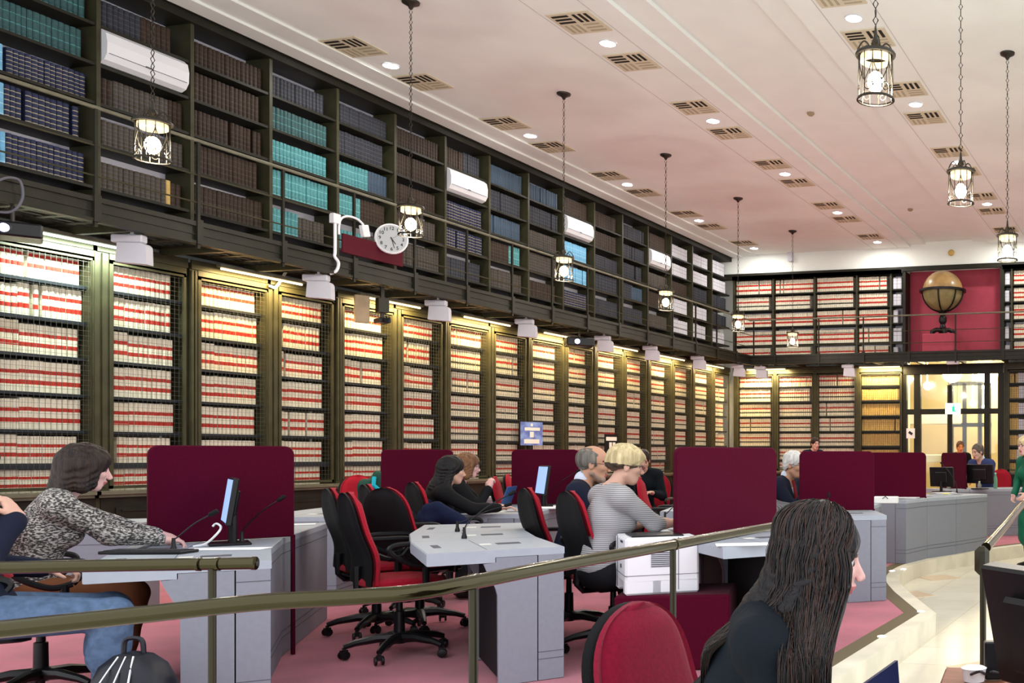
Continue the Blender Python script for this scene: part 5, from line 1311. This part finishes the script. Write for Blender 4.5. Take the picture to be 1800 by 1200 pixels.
    if style=='short' or style=='grey':
        h.ell(hp(-.018,0,.042),(.106*hs,.084*hs,.096*hs),HR,k=.01); h.ell(hp(-.045,0,-.01),(.070*hs,.076*hs,.075*hs),HR,k=.02)
        h.ell(hp(.125,0,-.03),(.085*hs,.10*hs,.105*hs),HR,k=.015,op='-'); h.ell(hp(.02,0,-.075),(.085*hs,.12*hs,.068*hs),HR,k=.01,op='-')
    elif style=='balding':
        h.ell(hp(-.022,0,.030),(.104*hs,.0835*hs,.088*hs),HR,k=.01); h.ell(hp(.105,0,.035),(.088*hs,.12*hs,.12*hs),HR,k=.012,op='-'); h.ell(hp(.02,0,-.080),(.08*hs,.12*hs,.072*hs),HR,k=.01,op='-')
    elif style=='pixie':
        h.ell(hp(-.012,0,.050),(.118*hs,.096*hs,.094*hs),HR,k=.01); h.ell(hp(-.060,0,.012),(.068*hs,.078*hs,.055*hs),HR,k=.03); h.cone(hp(.05,.05,.085),.03,hp(.09,.02,.06),.022,k=.02); h.cone(hp(.05,-.05,.085),.03,hp(.09,-.02,.06),.022,k=.02)
        h.ell(hp(.125,0,-.045),(.075*hs,.10*hs,.10*hs),HR,k=.012,op='-'); h.ell(hp(.01,0,-.075),(.085*hs,.13*hs,.066*hs),HR,k=.01,op='-')
    elif style=='bob':
        h.ell(hp(-.020,0,.040),(.120*hs,.100*hs,.102*hs),HR,k=.01)
        for s_ in (1,-1): h.cone(hp(-.01,.072*s_,.02),.036,hp(-.0,.085*s_,-.105),.030,k=.04); h.cone(hp(-.06,.05*s_,.0),.05,hp(-.075,.06*s_,-.115),.038,k=.04); h.cone(hp(.03,.070*s_,.03),.022,hp(.040,.078*s_,-.085),.014,k=.03)
        h.cone(hp(-.08,0,.0),.055,hp(-.105,0,-.12),.040,k=.04)
        h.ell(hp(.128,0,-.040),(.078*hs,.074*hs,.104*hs),HR,k=.012,op='-')
    elif style=='long':
        h.ell(hp(-.020,0,.042),(.112*hs,.090*hs,.098*hs),HR,k=.01)
        for s_ in (1,-1): h.cone(hp(-.02,.066*s_,.01),.034,hp(-.06,.085*s_,-.14),.032,k=.04); h.cone(hp(-.06,.085*s_,-.14),.032,C+V((-.12,.08*s_,-.02)),.022,k=.03)
        h.cone(hp(-.07,0,.0),.060,hp(-.12,0,-.16),.055,k=.04); h.cone(hp(-.12,0,-.16),.055,C+V((-.16,0,-.08)),.035,k=.04)
        h.ell(hp(.125,0,-.045),(.076*hs,.078*hs,.104*hs),HR,k=.012,op='-')
    rip=lambda X,Y,Z: .0022*np.sin(150*Y+30*np.sin(9*Z)+60*X)+.0018*np.sin(95*X+40*Y)
    m6,Hv,Hf=h.mesh('hair',min(res,.006),rip,pad=.04); ho=link(m6,'hair',[hair,'hair_dark_under'],o)
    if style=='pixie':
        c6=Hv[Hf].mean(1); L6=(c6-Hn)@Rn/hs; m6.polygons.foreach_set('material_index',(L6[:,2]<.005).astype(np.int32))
    if beard:
        t7=SDF(); t7.cone(hp(.0,.048,-.060),.022*hs,hp(.062,.018,-.098),.0230*hs,k=.02); t7.cone(hp(.0,-.048,-.060),.022*hs,hp(.062,-.018,-.098),.0230*hs,k=.02); t7.cone(hp(.060,.018,-.098),.0228*hs,hp(.060,-.018,-.098),.0235*hs,k=.02)
        t7.cone(hp(.088,.020,-.052),.006*hs,hp(.088,-.020,-.052),.006*hs,k=.01)
        m7,_,_=t7.mesh('beard',.004); link(m7,'beard','stubble',o)
    if glasses:
        b=MB()
        for s_ in (1,-1):
            c=(.103,.032*s_,.004); b.tube([hp(c[0],c[1]+.022*math.cos(t),c[2]+.017*math.sin(t)) for t in [i*math.pi/7 for i in range(14)]],.0016,5,closed=True)
            b.tube([hp(.100,.054*s_,.008),hp(.04,.080*s_,.010),hp(-.01,.086*s_,.004)],.0018,5)
        b.tube([hp(.104,.010,.008),hp(.106,0,.010),hp(.104,-.010,.008)],.0016,5); b.build('eyeglasses','glasses',o)
    return o,dict(H=H,HR=HR,N=N,C=C,hp=hp,P=P,SL=SL,SR=SR)
hair_mat('stubble',(.40,.27,.21),(.27,.18,.14))
def place(px,z,off,h0=0.0): q=W(px,z,h0); return (q.x,q.y,h0),facing(px,off)
# 1 man cut off by the left edge
b_,a_=place(-38,4.35,-2)
make_person('man in a navy jacket and jeans, head on hand, at the left edge',b_,a_,.45,-.36,hR=(.12,-.12,.95),hL=(.22,.20,.70),top='navy_suit',bottom='denim',shirt='white_shirt',tie=True,style='short',hair='hair_brown',res=.007,curl=.9,hbackR=(1,-.4,.3),hdirR=(-.45,.15,.9),elbR=(.8,-.3,-1),pitch=.35,neckx=.06,foot=(.42,.10),scale=1.04)
# 2 tweed woman
b_,a_=place(42,5.2,2)
make_person('woman with brown bob in a grey tweed jacket typing at the near left desk',b_,a_,.45,.22,hL=(.58,.10,.80),hR=(.56,-.10,.79),shx=.03,elbL=(-.2,.3,-1),elbR=(-.2,-.25,-1),top='tweed',bottom='rust_trousers',style='bob',hair='hair_brown',female=True,skin='skin_pink',res=.006,pitch=.20,neckx=.05,curl=.5,scale=1.0,collar=True)
# 3 woman in black
b_,a_=place(728,8.6,5)
make_person('woman with long dark hair in a black top leaning on the desk',b_,a_,.43,.48,hL=(.62,.12,.80),hR=(.66,-.20,.80),top='black_cloth',style='long',hair='hair_black',female=True,res=.008,pitch=.1,neckx=.02,yaw=.15)
# 4 auburn woman
b_,a_=place(790,9.9,-5)
make_person('auburn haired woman with glasses and raised clasped hands',b_,a_,.41,.18,hL=(.36,.05,.93),hR=(.36,-.04,.94),top='black_cloth',style='bob',hair='hair_auburn',female=True,glasses=True,res=.008,pitch=.12,skin='skin_pink',hdirL=(.2,-.3,1),hdirR=(.2,.3,1),curl=1.0)
# 5 bearded man
b_,a_=place(1004,6.95,-8)
make_person('grey haired bearded man with glasses in a dark navy suit',b_,a_,.45,.14,top='navy_suit',style='balding',hair='hair_grey',beard=True,glasses=True,res=.006,skin='skin_tan',pitch=.12,shirt='white_shirt',hL=(.45,.1,.78),hR=(.45,-.1,.78))
# 6 blond woman
b_,a_=place(1054,6.25,22)
make_person('woman with short blond hair in a grey striped top, seen from behind',b_,a_,.425,.16,yaw=-.25,hL=(.42,.16,.80),hR=(.50,-.10,.80),top='knit_stripes',bottom='dark_trousers',style='pixie',hair='hair_blond',female=True,sleeves='elbow',res=.006,pitch=.15,glasses=True,curl=.6,scale=1.02)
# 7 man in dark sweater
b_,a_=place(1128,12.5,-85)
make_person('man in a dark sweater looking down behind the far desk',b_,a_,.47,.10,pitch=.40,hL=(.32,.1,.8),hR=(.32,-.1,.8),top='dark_navy',style='short',hair='hair_brown',res=.010,scale=1.0)
# 8 white haired man
b_,a_=place(1372,9.8,-28)
make_person('white haired man with glasses in a navy suit and red tie',b_,a_,.40,.12,pitch=.18,hL=(.34,.06,.90),hR=(.34,-.04,.91),top='navy_suit',shirt='white_shirt',tie=True,style='short',hair='hair_white',glasses=True,res=.007,scale=1.02,curl=.8,skin='skin_tan',hdirL=(.5,-.3,.6))
b_,a_=place(1290,8.75,-6)
make_person('person in grey pinstripe jacket, forearm showing beside the centre screen',b_,a_,.44,.30,pitch=.2,hL=(.62,.15,.82),hR=(.62,-.12,.81),top='pinstripe',shirt='white_shirt',style='short',hair='hair_brown',res=.009,scale=.96)
# standing people far away
b_,a_=place(1427,20.2,-60); make_person('person with brown hair standing beyond the screens near the end wall',b_,a_,standing=True,top='navy_suit',style='short',hair='hair_brown',res=.011,scale=.97,skin='skin')
b_,a_=place(1686,20.4,-80); make_person('person with an orange lit face standing before the glazed doors',b_,a_,standing=True,top='black_cloth',style='short',hair='hair_auburn',res=.011,scale=.93,skin='orange_lit_skin')
# blue suit man
b_,a_=place(1732,16.9,-125)
make_person('man in a blue suit and white shirt leaning behind the far desk',b_,a_,.52,.14,pitch=.2,yaw=-.2,hL=(.42,.12,.80),hR=(.40,-.1,.86),top='blue_suit',shirt='white_shirt',style='short',hair='hair_greybrown',res=.009,scale=1.05,shx=.04)
# green dress
b_,a_=place(1817,12.3,-140,ZM)
make_person('blond woman in a dark green dress standing at the right edge',b_,a_,standing=True,top='green_dress',bottom='dark_trousers',style='bob',hair='hair_blond',female=True,res=.008,scale=.985,skin='skin_pink',hL=(.22,.12,.95),hR=(.22,-.12,.93),glasses=True,pitch=.05)
# coats on chairs
def cloth(lb,name,mats,base,ang,prims,res=.008):
    s=SDF()
    for a in prims: s.cone(*a)
    me,_,_=s.mesh(name,res,wrinkle(.007,30)); o=link(me,name,mats,None); o.location=base; o.rotation_euler=(0,0,ang); tag(o,lb,'coat' if 'coat' in name else 'jacket'); return o
b_,a_=place(818,8.65,8)
cloth('navy jacket hung over the chair of the woman in black','draped_jacket','navy_jacket',b_,a_,[((-.30,-.18,.72),.045,(-.30,.16,.72),.045,.05),((-.24,-.20,.82),.05,(-.05,-.28,.70),.045,.06),((-.30,0,.84),.05,(-.30,0,.55),.07,.08),((-.30,-.15,.80),.05,(-.02,-.27,.60),.05,.06)])
b_,a_=place(668,11.3,-60)
o=cloth('dark green coat with turquoise collar on a far chair','hung_coat','green_coat',b_,a_,[((-.02,-.16,.92),.07,(-.02,.16,.92),.07,.05),((-.02,0,1.02),.07,(0,0,.6),.13,.08),((0,-.17,.9),.07,(.05,-.2,.6),.07,.05),((0,.17,.9),.07,(.05,.2,.6),.07,.05)])
b=MB(); b.tube([(.06,-.10,1.02),(.08,-.12,.93),(.09,-.06,.87)],.022,8); b.build('collar','turquoise',o,True)
# 9 foreground woman with long dark hair
b_,a_=place(1268,2.50,-2,ZM)
fw,J=make_person('young woman with long straight dark hair in the right foreground',b_,a_,.40,.22,yaw=.0,pitch=.18,hL=(.40,.12,.72),hR=(.40,-.10,.72),top='dark_navy',bottom='dark_trousers',style='long',hair='hair_black',female=True,res=.005,skin='skin_pink',collar=True,neckx=.085,scale=1.0)
# her long hair: individual tufts falling straight from the crown
H,HR,hp=J['H'],J['HR'],J['hp']
vs=[];fs=[];mi=[]
rnd=random.Random(3)
def strand(pts,w0,m_):
    o=len(vs); n=len(pts)
    for i,p in enumerate(pts):
        t=pts[min(i+1,n-1)]-pts[max(i-1,0)]; t.normalize(); out=(p-Vector((H.x-.02,H.y,p.z))); 
        if out.length<1e-4: out=Vector((0,1,0))
        s_=t.cross(out).normalized(); q=w0*(1-.75*(i/(n-1))**2); nn_=s_.cross(t).normalized()
        vs.extend([p-s_*q,p+nn_*q*.5,p+s_*q])
    for i in range(n-1):
        a=o+i*3
        for j in range(2): fs.append((a+j,a+j+1,a+j+4,a+j+3)); mi.append(m_)
        fs.append((a+2,a,a+3,a+5)); mi.append(m_)
for i in range(3000):
    side=rnd.choice((-1,-1,1)); phi=rnd.uniform(.98,math.pi)  # angle from the face around to the back
    part=hp(rnd.uniform(-.07,.088),rnd.uniform(-.006,.006)*1,.128)
    # direction on the scalp
    az=phi*side; dx,dy=math.cos(az),math.sin(az)
    pts=[]; el0=rnd.uniform(1.15,1.5)
    xo=rnd.uniform(-.07,.075)
    lay=rnd.uniform(.004,.026)
    rx,ry,rz_=(.102+lay),(.081+lay),(.094+lay)
    for k in range(7):
        el=el0*(1-k/6*1.0)+.02; 
        x=-.014+rx*math.cos(el)*dx + (xo*.55)*(math.sin(el)); y=ry*math.cos(el)*dy; z=.038+rz_*math.sin(el)-(3.2*xo*xo+.004)*max(0,math.sin(el))**2
        if x>.078: x=.078+(x-.078)*.2
        pts.append(hp(x,y,z))
    # fall: from equator downwards in world
    p=pts[-1].copy(); L=rnd.uniform(.34,.52) if dx<.5 else rnd.uniform(.20,.45)
    yo=(p.y-H.y); xo2=(p.x-H.x)
    for k in range(1,10):
        t=k/9; z=p.z-L*t
        y=H.y+yo*(1+.10*t); x=H.x+xo2*(1-.10*t)-.02*t+.012*math.sin(t*5+i)
        # lie over the shoulders
        sh=J['SR'].z+.13
        if z<sh:
            tt=min(1,(sh-z)/.17); tt=tt*tt*(3-2*tt)
            if dx<-.35 and i%7==0:            # lies across the shoulder
                y=y*(1-tt)+tt*math.copysign(.225+lay*1.5+.02*tt,side); x=x*(1-tt)+tt*(J['SR'].x+.035+.08*((i*37)%100)/100)
            elif dx<-.35 and abs(dy)<.93:    # falls down the back
                x=x*(1-tt)+tt*(J['SR'].x-.13-.02*(i%5)/5); y=y*(1-.3*tt)
            else:                            # falls over the front of the shoulder
                y=y*(1-tt)+tt*math.copysign(.235+lay*1.4,side); x=x*(1-tt)+tt*(J['SR'].x+.095+(xo2+.02)*.75)
        pts.append(Vector((x,y,z)))
    
    strand(pts,rnd.uniform(.0016,.0032),0 if rnd.random()<.6 else 1)
me=bpy.data.meshes.new('long_hair'); me.from_pydata([tuple(v) for v in vs],[],fs); mk('strand_dark',(.008,.006,.006),.36,spec=.3); mk('strand_brown',(.032,.014,.009),.38,spec=.3)
me.materials.append(M['strand_dark']); me.materials.append(M['strand_brown']); me.polygons.foreach_set('material_index',mi); me.polygons.foreach_set('use_smooth',[True]*len(fs)); me.update()
o=bpy.data.objects.new('long_hair',me); COL.objects.link(o); o.parent=fw
